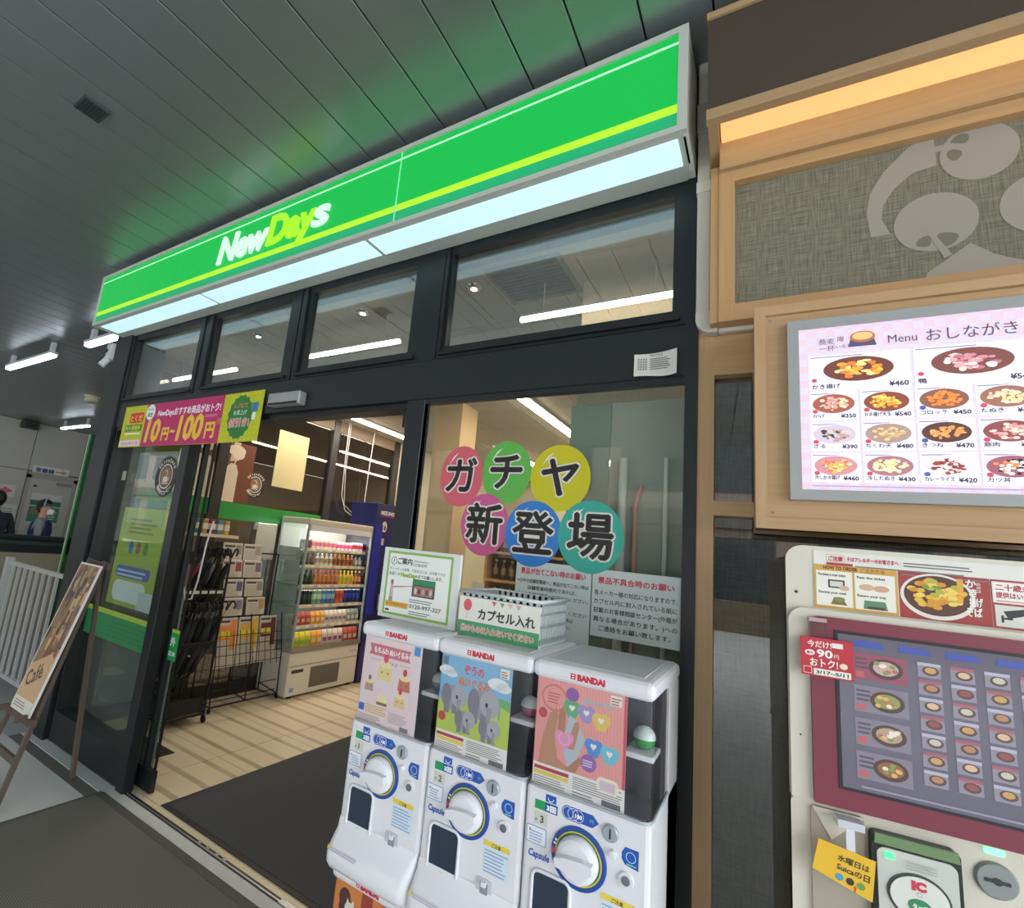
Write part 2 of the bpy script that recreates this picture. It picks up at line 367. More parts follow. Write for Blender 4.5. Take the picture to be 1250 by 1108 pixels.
# ---- far side of the concourse
k = struct('wall_far'); FX = -14.2; FW = mat('#bbb8ac', 0.7, noise=0.05, scale=1.0)
MB().box(FX - 0.3, FX - 0.02, -3, 9.5, 0, CZ + .02, mat('#57564f', 0.8)).build('wall_core', k)
for y0, y1 in ((-3.0, -1.2), (-1.2, 0.6), (0.6, 2.4), (2.4, 4.42), (4.42, 5.45), (5.45, 7.0), (7.0, 9.4)):
    for z0, z1 in ((0, 2.38), (2.38, CZ)):
        if (y0, z0) == (4.42, 0): continue
        MB().box(FX - 0.02, FX, y0 + 0.008, y1 - 0.008, z0 + 0.008, z1 - 0.008, FW).build('panel', k)
k2 = struct('door_2'); DM = mat('#a8a59a', 0.6)
MB().box(FX - 0.02, FX + 0.02, 4.43, 4.51, 0, 2.30, DM).build('door_frame', k2); MB().box(FX - 0.02, FX + 0.02, 5.36, 5.44, 0, 2.30, DM).build('door_frame', k2)
MB().box(FX - 0.02, FX + 0.02, 4.43, 5.44, 2.22, 2.36, DM).build('door_frame', k2)
MB().box(FX - 0.02, FX + 0.005, 4.51, 5.36, 0, 2.22, mat('#bdbaae', 0.6)).build('door_leaf', k2)
MB().box(FX + 0.005, FX + 0.05, 5.03, 5.33, 2.12, 2.19, GREY).build('door_closer', k2)
MB().box(FX + 0.005, FX + 0.03, 4.59, 4.65, 2.03, 2.07, BLACKP).build('door_sensor', k2)
tag(MB().box(-14.5, -4.5, 9.4, 9.6, 0, CZ, FW).build('wall_concourse_end'), kind='structure')

# ---- noodle bar front: pale wood, 2.5 degrees off the shop's line
RP = (-0.2, 1.8, 0); RA = math.radians(2.5)
k = struct('wall_noodle_bar', RP, RA); WD = wood('#c09c70'); WDX = wood('#c09c70', axis='x')
MB().box(0.0, 0.05, 0, 0.15, 0, 3.10, WD).build('post', k)
MB().box(0.05, 2.6, 0, 0.12, 2.255, 2.52, WDX).build('rail', k)
MB().box(0.05, 2.6, 0, 0.12, 1.79, 1.835, WDX).build('rail', k)
MB().box(0.0, 2.6, 0.10, 0.15, 2.40, CZ, WDX).build('upper_board', k)
MB().box(2.55, 2.6, 0, 0.12, 0, 2.3, WD).build('post', k)
DG = weave('#5e5e58', '#33342f', 160); DG2 = weave('#6a6a62', '#403d36', 160)
MB().box(0.05, 2.55, 0.10, 0.112, 1.835, 2.255, DG2).build('screen_cloth', k); MB().box(0.05, 2.55, 0.10, 0.112, 0.0, 1.79, DG).build('screen_cloth', k)
GP = glass((0.85, 0.83, 0.78), refl=1.0, f0=0.08)
MB().box(0.05, 2.55, 0.04, 0.046, 1.835, 2.255, GP).build('pane', k); MB().box(0.05, 2.55, 0.04, 0.046, 0.0, 1.79, GP).build('pane', k)
tag(MB().box(-0.2, 3.4, 1.96, 2.05, 0, CZ, IW).build('wall_behind_noodle_bar'), kind='structure')

# ---- the other side of the street, behind the photographer (seen only in the glass)
k = struct('wall_street'); SB = mat('#a3948a', .8, noise=.08, scale=.6)
MB().box(-74, 14, -17.5, -17, 0, 8.5, SB).build('facade', k); MB().box(-74, 14, -17.0, -16.6, 3.3, 3.9, mat('#6f6a66', .7)).build('awning', k)
WG = mat('#3f4a50', .15)
for i in range(22):
    for z0, z1 in ((.4, 3.0), (4.6, 6.6)): MB().box(-73 + i * 4, -70.2 + i * 4, -17.0, -16.96, z0, z1, WG).build('street_window', k)
MB().box(-74, 14, -15.2, -14.4, 0, .9, mat('#6d6150', .9, noise=.3, scale=6)).build('planter_hedge', k)
# ================================================================== SHOP SIGN
t = thing('shop_sign', 'long lit green shop sign reading NewDays above the entrance', 'sign', (-4.43, 1.55, 3.02)); SW, SH, SD = 4.217, 0.415, 0.25
AL = mat('#c3c7bd', 0.5, 0.0)
MB().box(0, SW, 0, 0.02, SH - 0.022, SH, AL).build('frame_bar', t); MB().box(0, SW, 0, 0.02, 0, 0.022, AL).build('frame_bar', t)
MB().box(0, 0.018, 0, 0.02, 0.022, SH - 0.022, AL).build('frame_bar', t); MB().box(SW - 0.03, SW, 0, 0.02, 0.022, SH - 0.022, AL).build('frame_bar', t)
MB().box(0, SW, 0.02, SD, SH - 0.03, SH, AL).build('top_plate', t)
MB().box(0, 0.015, 0.02, SD, 0, SH - 0.03, AL).build('end_plate', t); MB().box(SW - 0.015, SW, 0.02, SD, 0, SH - 0.03, mat('#d5d8d2', 0.4)).build('end_plate', t)
MB().box(0.015, SW - 0.015, SD - 0.02, SD, 0, SH - .03, AL).build('back_plate', t)
E1 = 0.88
def facemat():
    m = bpy.data.materials.new('m_sign_face'); m.use_nodes = True; b = m.node_tree.nodes['Principled BSDF']
    b.inputs['Base Color'].default_value = lin('#0a7a35'); b.inputs['Emission Color'].default_value = lin('#12b648'); b.inputs['Emission Strength'].default_value = E1; b.inputs['Roughness'].default_value = 0.35
    return m
FM = facemat(); xs = (0.018, 1.116, 2.992, SW - 0.03)
for a, b in zip(xs[:-1], xs[1:]):
    MB().box(a + 0.001, b - 0.001, 0.008, 0.014, 0.022, SH - 0.022, FM).build('face_panel', t)
MB().box(xs[2] - 0.003, xs[2] + 0.003, 0.005, 0.012, 0.022, SH - .022, mat('#7fd89a', 0.4, emit=0.5)).build('panel_joint', t)
p = Print(0.4, 0.72)
p.rect(0.018, 0.352, SW - 0.03, 0.362, '#aef0bc', 1); p.rect(0.018, 0.078, SW - 0.03, 0.112, '#a6e02c', 1); p.rect(0.018, 0.022, SW - 0.03, 0.078, '#1d9a62', 0.5)
p.build('stripe', t, (0, 0.008, 0))
p = MB(); 
def sign_text(s, x, z, size, col, w, shear=0.2, bold=0.028):
    vs, fs, x0, x1 = text_geo(s, bold, 3); sx = w / ((x1 - x0) * size); M = []
    q = [((vx - x0) * size * sx + shear * vy * size + x, z + vy * size) for vx, vy in vs]; m = mat(col, 0.4, emit=0.62)
    p.add([(a, -0.004, b) for a, b in q], fs, m); p.add([(a, 0.008, b) for a, b in q], [f[::-1] for f in fs], m)
    ed = {}
    for f in fs:
        for i in range(len(f)):
            e = (f[i], f[(i + 1) % len(f)])
            if (e[1], e[0]) in ed: del ed[(e[1], e[0])]
            else: ed[e] = 1
    p.add([(a, -0.004, b) for a, b in q] + [(a, 0.008, b) for a, b in q], [(a, a + len(q), b + len(q), b) for a, b in ed], m)
sign_text('New', 1.595, 0.145, 0.245, '#cfe8d8', 0.455, .15); p.build('lettering', t); p = MB()
sign_text('Day', 2.06, 0.150, 0.245, '#a6e02c', 0.375, .12); p.build('lettering', t); p = MB()
sign_text('s', 2.425, 0.158, 0.225, '#cfe8d8', 0.115, .15); p.build('lettering', t)
LM = mat('#bfe2ec', 0.5, emit=0.92)
cuts = (0.06, 1.42, 2.81, SW - 0.02)
for a, b in zip(cuts[:-1], cuts[1:]):
    MB().box(a + 0.012, b - 0.012, 0.035, 0.165, -0.004, 0.006, LM).build('light_panel', t)
MB().box(0.015, SW - 0.015, 0.02, 0.035, 0.0, 0.012, AL).build('under_frame', t); MB().box(0.015, SW - 0.015, 0.165, SD - 0.02, 0.0, 0.012, AL).build('under_frame', t)
for x in cuts: MB().box(x - 0.012, min(SW - .002, x + 0.012), 0.035, 0.165, 0.0, 0.012, AL).build('under_frame', t)

# ================================================================== BANNER, SENSOR, PAPERS
t = thing('promotion_banner', 'pink and yellow promotion banner hung over the left door glass', 'banner', (-4.12, 1.788, 2.092)); t.scale = (.975, 1, .967); BW, BH = 1.68, 0.326
bm_ = MB(); bm_.prism([(0, 0), (0.55, 0.004), (1.1, 0.0), (BW, 0.006), (BW, BH), (1.2, BH - .003), (0.0, BH)], 0, 0.004, mat('#c5c81f', 0.5)); bm_.build('sheet', t)
p = Print(0.5)
p.rect(0.33, 0.002, 1.29, BH - 0.002, '#c22a68', 1)
p.text('NewDaysおすすめ商品がおトク!', 0.50, 0.225, 0.062, '#ffffff', 3, w=0.76, bold=0.02)
p.text('10', 0.37, 0.04, 0.23, '#f2c93a', 3, bold=0.04, w=0.19, shear=0.1); p.text('円', 0.60, 0.05, 0.105, '#f2c93a', 3, bold=0.04)
p.text('~', 0.705, 0.075, 0.10, '#f2c93a', 3, bold=0.04); p.text('100', 0.79, 0.04, 0.24, '#f2c93a', 3, bold=0.04, w=0.30, shear=0.1); p.text('円', 1.13, 0.05, 0.12, '#f2c93a', 3, bold=0.04)
p.text('引き', 1.245, 0.13, 0.05, '#f2c93a', 3, rot=0, w=0.04); p.lines(1.10, 0.185, 1.24, 0.205, 2, '#e796b4', 2)
p.poly(rrect(0.10, 0.30, 0.19, 0.27, 0.02), '#d8302f', 2); p.text('とくだ', 0.115, 0.205, 0.055, '#ffe65a', 3, w=0.17, bold=.02)
p.rect(0.05, 0.125, 0.30, 0.175, '#1a7d43', 2); p.text('秋の感謝祭', 0.06, 0.135, 0.04, '#e8e23a', 3, w=0.22, bold=.02); p.rect(0.06, 0.10, 0.29, 0.11, '#ffffff', 2)
p.rect(0.01, 0.01, 0.31, 0.055, '#f0d9e3', 2); p.text('2026年3月', 0.03, 0.02, 0.03, '#c22a68', 3, w=0.25)
p.ell(0.39, 0.262, 0.062, 0.06, '#f4f4f0', 2); p.text('アプリ', 0.39, 0.268, 0.03, '#1a7d43', 3, 'c', bold=.02); p.text('限定', 0.39, 0.228, 0.036, '#1a7d43', 3, 'c', bold=.03)
st = [(1.475 + (0.125 if i % 2 else 0.113) * math.cos(PI * i / 16), 0.165 + (0.148 if i % 2 else 0.135) * math.sin(PI * i / 16)) for i in range(32)]
p.poly(st, '#2b7d35', 2); p.text('レジにて', 1.475, 0.225, 0.036, '#ef7f6a', 3, 'c', bold=.02); p.text('お買上げ', 1.475, 0.18, 0.034, '#ffffff', 3, 'c'); p.text('値引き!', 1.475, 0.105, 0.062, '#ffffff', 3, 'c', bold=.05, w=.2); p.text('値引き!', 1.475, 0.105, 0.062, '#d8302f', 4, 'c', bold=.015, w=.2)
p.rect(1.585, 0.19, 1.645, 0.25, '#3f7fb4', 3); p.rect(1.60, 0.14, 1.63, 0.185, '#f0f0f0', 3)
for i in range(9):
    for x0, n in ((0.012, 8), (1.30, 9)):
        for j in range(n): p.ell(x0 + 0.02 + 0.04 * j, 0.02 + 0.036 * i, 0.005, 0.005, '#dbe04a', 1, 8)
p.build('print', t, (0, -0.0003, 0))
t = thing('door_sensor', 'small silver motion sensor box mounted on the header beside the banner', 'sensor', (-2.385, 1.80, 2.285))
MB().box(0, 0.26, -0.055, 0, 0, 0.075, mat('#a6a8a6', 0.35, 0.4), bev=0.008).build('housing', t); MB().box(0.012, 0.248, -0.057, -0.012, 0.003, 0.016, BLACKP).build('lens', t)
t = thing('notice_paper', 'small curled white notice taped to the black header beam', 'paper', (-0.402, 1.797, 2.268), 0)
n = 8; vs = []; 
for i in range(n + 1):
    u = i / n; y = -0.004 - 0.016 * (2 * u - 1) ** 2; vs += [(0.14 * u, y, 0.003 * math.sin(u * 6)), (0.14 * u, y, 0.082 + 0.008 * u)]
fs = [(2 * i, 2 * i + 2, 2 * i + 3, 2 * i + 1) for i in range(n)]
b = MB(); b.add(vs, fs, mat('#d8d6cd', 0.7)); b.add([(x, y + 0.0008, z) for x, y, z in vs], [f[::-1] for f in fs], mat('#d8d6cd', 0.7)); b.build('sheet', t)
p = Print(0.6); p.lines(0.05, 0.02, 0.12, 0.066, 6, '#6a6a68', 1, .35); p.text('NOTICE', 0.05, 0.07, 0.012, '#444444', 1)
for i in range(4):
    for j in range(5): p.rect(0.012 + i * .008, 0.02 + j * .009, 0.017 + i * .008, 0.026 + j * .009, '#7b7b78', 1)
for i, q in enumerate(p.v): 
    u = q[0] / 0.14; p.v[i] = (q[0], q[1] - 0.0052 - 0.016 * (2 * u - 1) ** 2, q[2] + 0.004)
p.build('print', t)

# ---- round stickers on the right window
for ch, cx, cz, rx, rz, col, nm in (('ガ', -1.121, 1.914, 0.105, 0.13, '#d9606f', 'red'), ('チ', -0.908, 1.933, 0.108, 0.128, '#62b54c', 'green'), ('ヤ', -0.679, 1.911, 0.118, 0.128, '#cfc51c', 'yellow'),
        ('新', -0.989, 1.713, 0.107, 0.125, '#cf5a90', 'pink'), ('登', -0.774, 1.691, 0.115, 0.125, '#2f7fcf', 'blue'), ('場', -0.551, 1.695, 0.118, 0.13, '#35ab99', 'teal')):
    t = thing('window_sticker', '%s round balloon sticker with the character %s on the right window' % (nm, ch), 'sticker', (cx * .981, 1.8142 - .0004 * 'ガチヤ新登場'.index(ch), 1.6 + (cz - 1.6) * .981), 0, 'round character stickers on the window')
    MB().prism(ellipse(0, 0, rx, rz, 40), -0.0003, 0, mat(col, 0.4)).build('disc', t)
    p = Print(0.4, 0, .0001)
    sz = 0.165 if ch in 'ガチヤ' else 0.172
    p.text(ch, 0, -0.36 * sz, sz, '#e8e4dc', 1, 'c', bold=0.062, res=3); p.text(ch, 0, -0.36 * sz, sz, '#2c2726', 2, 'c', bold=0.026, res=3)
    p.poly([(-rx * .62, rz * .38), (-rx * .42, rz * .66), (-rx * .2, rz * .78), (-rx * .45, rz * .55)], '#f2e9e6', 1)
    p.build('lettering', t, (0, -0.0004, 0))
def window_notice(x0, x1, z0, z1, label, title, lines, ts):
    t = thing('window_notice', label, 'notice', (x0 * .981, 1.8145, 1.6 + (z0 - 1.6) * .981), 0, 'white request notices on the window'); w, h = (x1 - x0) * .981, (z1 - z0) * .981
    MB().box(0, w, -0.0006, 0, 0, h, mat('#ccd6d3', 0.5)).build('sheet', t); p = Print(0.5)
    p.text(title, w / 2, h - 0.045, 0.024, '#cc4456', 2, 'c', w=w * .86, bold=0.03); p.build('heading_print', t, (0, -0.0007, 0)); p = Print(0.5)
    for i, l in enumerate(lines):
        if l: p.text(l, w / 2, h - 0.045 - ts * 1.55 * (i + 1.35), ts, '#33393a', 2, 'c', w=min(w * .94, len(l) * ts), bold=0.015)
    p.build('print', t, (0, -0.0007, 0)); return t
window_notice(-0.83, -0.538, 1.30, 1.585, 'white notice with red heading behind the capsule basket', '景品が出てこない時のお願い', ['※日中の店舗従業員へ、景品が出てこない時は', '店舗営業時間内であれば、', 'すぐに店舗従業員へお知らせください。', '', '機種No.を販売員にお伝えください', '店舗が閉まっている時は', 'お問い合わせください'], 0.0155)
window_notice(-0.534, -0.246, 1.355, 1.583, 'white notice with red heading beside the right window frame', '景品不具合時のお願い', ['各メーカー様の対応になりますので、', 'カプセル内に封入されている紙に', '記載のお客様相談センター(外箱が', '異なる場合があります。)への', 'ご連絡をお願い致します。'], 0.019)
# ================================================================== CAPSULE MACHINES
MW = mat('#e4e4e8', 0.32); MG = mat('#c9cacf', 0.4); CLR = glass((0.95, 0.95, 0.96), refl=1.0); NAVY = mat('#28374a', 0.25); BLUE = '#1e56b0'
def shell(xh, y0, y1, z0, z1, rad, m, th=0.002):
    def path(o):
        pts = [(-xh + o, y1)]
        for a in range(7): w = PI + .5 * PI * a / 6; pts.append((-xh + rad + (rad - o) * math.cos(w), y0 + rad + (rad - o) * math.sin(w)))
        for a in range(7): w = 1.5 * PI + .5 * PI * a / 6; pts.append((xh - rad + (rad - o) * math.cos(w), y0 + rad + (rad - o) * math.sin(w)))
        return pts + [(xh - o, y1)]
    b = MB(); A = path(0); n = len(A)
    b.add([(x, y, z0) for x, y in A] + [(x, y, z1) for x, y in A], [(i, i + 1, i + 1 + n, i + n) for i in range(n - 1)], m, True)
    b.add([(x, y, z0) for x, y in A], [tuple(range(n))], m)
    return b, A
def elephant(p, x, z, s, L, flip=1):
    g, dk, lt = '#9c99a2', '#82808a', '#b0adb5'
    p.ell(x, z, .030 * s, .031 * s, g, L); p.ell(x + .020 * s * flip, z + .006 * s, .024 * s, .028 * s, lt, L + 1); p.ell(x - .020 * s * flip, z + .004 * s, .015 * s, .028 * s, dk, L + 2)
    p.poly([(x + .012 * s * flip, z + .0 * s), (x + .027 * s * flip, z), (x + .023 * s * flip, z - .03 * s), (x + .033 * s * flip, z - .036 * s), (x + .017 * s * flip, z - .04 * s)], g, L + 3)
    p.rect(x - .024 * s, z - .04 * s, x - .008 * s, z - .015 * s, dk, L); p.rect(x + .0 * s, z - .038 * s, x + .014 * s, z - .015 * s, dk, L)
    p.ell(x + .013 * s * flip, z + .004 * s, .0036 * s, .005 * s, '#22222a', L + 4, 10)
def cake(p, x, z, s, col, L, top='#d8325a'):
    p.poly([(x - .024 * s, z - .022 * s), (x + .024 * s, z - .022 * s), (x + .020 * s, z + .014 * s), (x, z + .024 * s), (x - .020 * s, z + .014 * s)], col, L)
    p.ell(x, z + .016 * s, .021 * s, .009 * s, '#f2e3a8', L + 1); p.ell(x, z + .032 * s, .008 * s, .011 * s, top, L + 2)
    for dx in (-.01, .01): p.ell(x + dx * s, z - .004 * s, .002 * s, .0028 * s, '#55402c', L + 3, 8)
def heart(p, x, z, s, col, L):
    pts = [(x + s * .9 * (math.sin(w) ** 3), z + s * (.8125 * math.cos(w) - .3125 * math.cos(2 * w) - .125 * math.cos(3 * w) - .0625 * math.cos(4 * w))) for w in [2 * PI * k / 24 for k in range(24)]]
    p.poly(pts, col, L)
def foot_print(p, w):
    p.rect(0, 0, w, .05, '#ece9e4', 2); p.rect(.004, .036, .09, .044, '#b8383a', 3); p.rect(.004, .025, .09, .034, '#e8cf5a', 3); p.lines(.004, .004, .09, .024, 4, '#9c9a98', 3)
    p.lines(.1, .018, w - .004, .046, 6, '#8f8d8c', 3); p.rect(w - .05, .004, w - .008, .016, '#6d6d70', 3); p.lines(.1, .004, .15, .016, 2, '#8f8d8c', 3)
def poster_cake(p, w, h):
    p.rect(0, 0, w, h, '#ecd6d8', 1)
    for i in range(24): p.rect(i * w / 24, 0, i * w / 24 + w / 70, h, '#f0dfe0', 1.5)
    p.poly([(.02, h - .055), (.18, h - .055), (.172, h - .04), (.18, h - .022), (.02, h - .022), (.028, h - .04)], '#cf6f7f', 3); p.text('もちふわ ぬいぐるみ', w / 2 - .004, h - .046, .020, '#fff2f0', 4, 'c', w=.13, bold=.04)
    p.text('CAKE', w / 2, h - .074, .013, '#8a5a4c', 3, 'c', w=.05); p.rect(.03, h - .068, .07, h - .067, '#8a5a4c', 3); p.rect(.14, h - .068, .18, h - .067, '#8a5a4c', 3)
    cake(p, .09, .155, 1.15, '#ecd98a', 4); cake(p, .165, .135, .95, '#c9795a', 4); cake(p, .035, .105, .7, '#b99a86', 4, '#7a5a5a'); cake(p, .155, .085, .85, '#efcf8e', 4); p.ell(.09, .075, .02, .013, '#f2e6b0', 4); p.rect(.07, .058, .11, .066, '#8a6a3a', 5)
    p.lines(.03, .03, .11, .055, 4, '#d9b93f', 4); p.lines(.12, .02, .19, .05, 6, '#b9a3a8', 4); p.rect(.165, .006, .195, .018, '#7d7d84', 4); p.rect(.004, .03, .025, .05, '#3a6ab0', 4); p.rect(.19, h - .03, .212, h - .005, '#3b8fd0', 4); p.lines(.005, .004, .1, .024, 4, '#a99599', 4)
def poster_elephant(p, w, h):
    p.rect(0, .05, w, h, '#7fb9dc', 1); p.poly([(0, .05), (w, .05), (w, .14), (.16, .155), (.08, .15), (0, .125)], '#b9cf52', 1.5); p.poly([(.14, .14), (w, .128), (w, .165), (.185, .168)], '#6fb36a', 1.4); p.rect(.186, .115, .19, .15, '#6fa8b8', 1.6)
    for x, z, s in ((.02, h - .045, 1), (.18, h - .05, 1.2)): p.ell(x, z, .026 * s, .013 * s, '#e9eef0', 2); p.ell(x + .014, z - .006, .02 * s, .01 * s, '#e9eef0', 2)
    p.text('ぞうの', .075, h - .042, .027, '#d8577a', 4, 'l', bold=.04, w=.06); p.text('ぬいぐるみ', .06, h - .074, .027, '#e8803f', 4, 'l', bold=.04, w=.095)
    elephant(p, .045, .138, 1.05, 3); elephant(p, .135, .138, 1.2, 3, 1); elephant(p, .085, .088, .8, 8); elephant(p, .16, .083, .8, 8)
    p.ell(.016, .085, .012, .012, '#c9483f', 4); p.rect(.004, h - .03, .022, h - .008, '#5f7f98', 3); p.rect(w - .034, h - .032, w - .008, h - .008, '#efe6dc', 3); p.lines(w - .032, h - .03, w - .012, h - .011, 3, '#b0785a', 4); foot_print(p, w)
def poster_heart(p, w, h):
    p.rect(0, .05, w, h, '#eba19a', 1)
    for i in range(30): p.rect(i * w / 30, .05, i * w / 30 + .0012, h, '#e58d88', 1.4)
    p.rect(w - .006, .05, w, h, '#d14a5c', 2); p.ring(.045, h - .045, .028, .033, '#d97a76', 3, asp=.95); p.poly([(.03, h - .085), (.05, h - .075), (.07, h - .095), (.05, h - .08)], '#d97a76', 3)
    p.lines(.028, h - .058, .062, h - .03, 4, '#c9655f', 4, .4)
    p.ell(.09, h - .028, .016, .016, '#8a55a0', 3)
    for i in range(3): p.rect(.115 + i * .026, h - .04, .137 + i * .026, h - .03, '#b9b0b4', 3)
    for x, z, c in ((.09, .19, '#5fae72'), (.125, .187, '#a893cf'), (.16, .178, '#e2c557'), (.145, .118, '#4f8fd8'), (.182, .112, '#6cc4d4')):
        p.ell(x - .008, z + .004, .013, .014, c, 3); p.ell(x + .009, z + .004, .013, .014, c, 3); p.poly([(x - .015, z - .008), (x + .015, z - .008), (x + .01, z - .02), (x - .01, z - .02)], c, 3); heart(p, x, z + .002, .008, '#f4eee8', 4)
    p.ell(.018, .165, .011, .012, '#c9404a', 3)
    sk = '#c08a6c'                                             # a hand holding a pink heart case
    p.poly([(.012, .05), (.02, .11), (.035, .165), (.052, .185), (.058, .165), (.05, .12), (.06, .07), (.085, .06), (.1, .05)], sk, 4)
    p.poly([(.055, .11), (.06, .18), (.068, .188), (.076, .178), (.075, .12)], '#b67f62', 5); p.poly([(.08, .1), (.098, .16), (.106, .165), (.111, .155), (.1, .1)], sk, 5); p.poly([(.08, .052), (.112, .088), (.12, .082), (.105, .052)], '#b67f62', 6)
    p.poly([(.07, .1), (.085, .175), (.105, .165), (.125, .13), (.105, .075), (.085, .06)], '#b7c4cc', 4.5); heart(p, .075, .117, .026, '#e79ac0', 8); p.ring(.075, .119, .012, .014, '#f0b6d2', 9)
    p.ell(.135, .082, .019, .019, '#9a63ad', 5); p.lines(.122, .074, .148, .09, 3, '#e8d8ee', 6); p.poly(rrect(.155, .205, .03, .062, .012), '#f1e7d4', 6); p.rect(.163, .035, .197, .055, '#d8c4d0', 7)
    p.rect(w - .038, h - .03, w - .012, h - .008, '#f0e8dc', 3); p.lines(w - .036, h - .028, w - .014, h - .01, 3, '#a06a5a', 4); foot_print(p, w)
def poster_cat(p, w, h):
    p.rect(0, 0, w, h, '#dd8a4a', 1); p.rect(.10, 0, .14, h, '#a6453a', 2); p.poly([(.15, 0), (.2, 0), (.2, h * .75), (.165, h * .8)], '#e0994f', 2)
    p.ell(.04, h - .045, .022, .026, '#5a3a34', 3); p.ell(.03, h - .07, .01, .014, '#5a3a34', 3); p.ell(.065, .14, .024, .034, '#ece6dc', 3); p.ell(.06, .185, .018, .016, '#ece6dc', 3); p.poly([(.045, .19), (.05, .21), (.058, .198)], '#ece6dc', 3); p.poly([(.064, .198), (.072, .21), (.077, .19)], '#ece6dc', 3)
    p.ell(.025, .10, .018, .03, '#8a4038', 3); p.ell(.025, .14, .014, .014, '#e6c9a8', 3); p.text('ねこ', .105, .14, .03, '#e8c33a', 4, bold=.04, w=.03); p.text('ノ', .16, .15, .05, '#6a2a28', 4, bold=.04); p.rect(.18, h - .03, .205, h - .006, '#3b8fd0', 4)
def capsule_machine(cx, z, num, pf, label):
    t = thing('capsule_machine', label, 'vending machine', (cx, 1.28, z), 0, 'capsule machines stacked two high before the window')
    b = MB(); b.box(-.1425, .1425, 0.0, .37, .055, .385, MW, bev=.01); b.box(-.1425, .1425, .21, .37, .0, .64, MW, bev=.01); b.build('cabinet', t)
    b = MB(); rings = []                                        # tray lip: a rounded apron that swells out at the bottom
    for zz, ou, xo in ((.0, .030, .134), (.006, .044, .141), (.02, .052, .144), (.045, .052, .144), (.065, .040, .1435), (.09, .016, .1425), (.118, .001, .1415)):
        rr_ = min(.028, ou + .004); pts = [(-xo, .05)]
        for a_ in range(6): w_ = PI + .5 * PI * a_ / 5; pts.append((-xo + rr_ + rr_ * math.cos(w_), -ou + rr_ + rr_ * math.sin(w_)))
        for a_ in range(6): w_ = 1.5 * PI + .5 * PI * a_ / 5; pts.append((xo - rr_ + rr_ * math.cos(w_), -ou + rr_ + rr_ * math.sin(w_)))
        rings.append([(x_, y_, zz) for x_, y_ in pts + [(xo, .05)]])
    n_ = len(rings[0]); vs = [v for q in rings for v in q]; b.add(vs, [(i * n_ + j, i * n_ + j + 1, (i + 1) * n_ + j + 1, (i + 1) * n_ + j) for i in range(len(rings) - 1) for j in range(n_ - 1)], MW, True); b.add(rings[0], [tuple(range(n_ - 1, -1, -1))], MW); b.build('tray_lip', t)
    b = MB(); b.box(-.1455, .1455, -.006, .372, .632, .675, MW, bev=.016, seg=3); b.box(-.115, .115, .03, .34, .674, .677, MG); b.build('lid', t)
    b, A = shell(.1415, .001, .215, .384, .634, .028, CLR); g = b.build('clear_globe', t)
    MB().tube([(x, y, .386) for x, y in A], .0035, mat('#aeb2b8', .3), 5).build('globe_rim', t)
    MB().box(-.137, .137, .135, .205, .388, .63, mat('#3f3d48', .5)).build('inner_wall', t); MB().box(-.136, .136, .016, .135, .3865, .389, mat('#57545e', .5)).build('inner_floor', t)
    MB().box(.070, .137, .045, .136, .494, .507, MW, bev=.004).build('inner_ledge', t)
    pw, ph = .218, .25; q = thing('poster', None, None); q.parent = t; q.location = (-.134, .011, .385)
    MB().box(0, pw, 0, .001, 0, ph, mat('#e8e4e2', .5)).build('poster_sheet', q)
    p = Print(.5, 0, .00012); pf(p, pw, ph); p.build('poster_print', q, (0, -.0003, 0))
    # dial
    k = thing('dial', None, None); k.parent = t; k.location = (-.008, 0, .27)
    R = Matrix.Rotation(PI / 2, 4, 'X')
    MB().lathe([(.063, 0), (.063, .004), (.060, .005)], mat('#1d4a9a', .4), 40, R).build('dial_ring', k)
    p = Print(.4); p.ring(0, 0, .0505, .0535, '#d8c33a', 1, 40); p.ring(0, 0, .0475, .0505, '#2d6a4a', 1, 40); p.poly([(-.061, .008), (-.061, -.008), (-.050, -.002)], '#e05a6a', 2); p.ell(-.052, .022, .003, .003, '#f4f4f4', 2, 8); p.ell(-.055, .014, .003, .003, '#f4f4f4', 2, 8); p.poly([(-.058, -.024), (-.05, -.018), (-.05, -.03)], '#e6c73a', 2); p.build('dial_print', k, (0, -.0052, 0))
    MB().lathe([(.047, 0), (.047, .01), (.043, .02), (.035, .024), (.0, .025)], MW, 36, R).build('dial_face', k, (0, -.004, 0))
    b = MB(); pts = [(-.042, .008), (-.02, .013), (.02, .013), (.042, .008), (.042, -.008), (.02, -.013), (-.02, -.013), (-.042, -.008)]; b.prism(pts, -.045, -.02, MW); b.build('dial_grip', k, None, (0, -.12, 0))
    # capsule chute
    c = thing('chute', None, None); c.parent = t; c.location = (-.068, 0, .155)
    MB().prism(rrect(-.041, .041, -.055, .055, .014, corners=(1, 1, 1, 1)), -.0025, .002, NAVY).build('chute_recess', c)  # flat dark plate standing for the shaded opening of the chute
    MB().tube([(x, -.003, z_) for x, z_ in rrect(-.045, .045, -.059, .058, .016)], .0045, MW, 6, True).build('chute_rim', c)
    MB().box(-.006, .006, -.006, -.002, -.052, -.046, BLACKP).build('chute_catch', c)
    c = thing('coin_mechanism', None, None); c.parent = t; c.location = (0, 0, 0)
    MB().lathe([(.0175, 0), (.0175, .006), (.015, .008)], mat('#a9b0b8', .35, .4), 22, R).build('coin_plate', c, (.06, 0, .346)); MB().box(.059, .062, -.0092, -.006, .336, .356, BLACKP).build('coin_slot', c)
    MB().lathe([(.008, 0), (.008, .012), (.005, .014)], MW, 12, R).build('return_button', c, (.068, 0, .309))
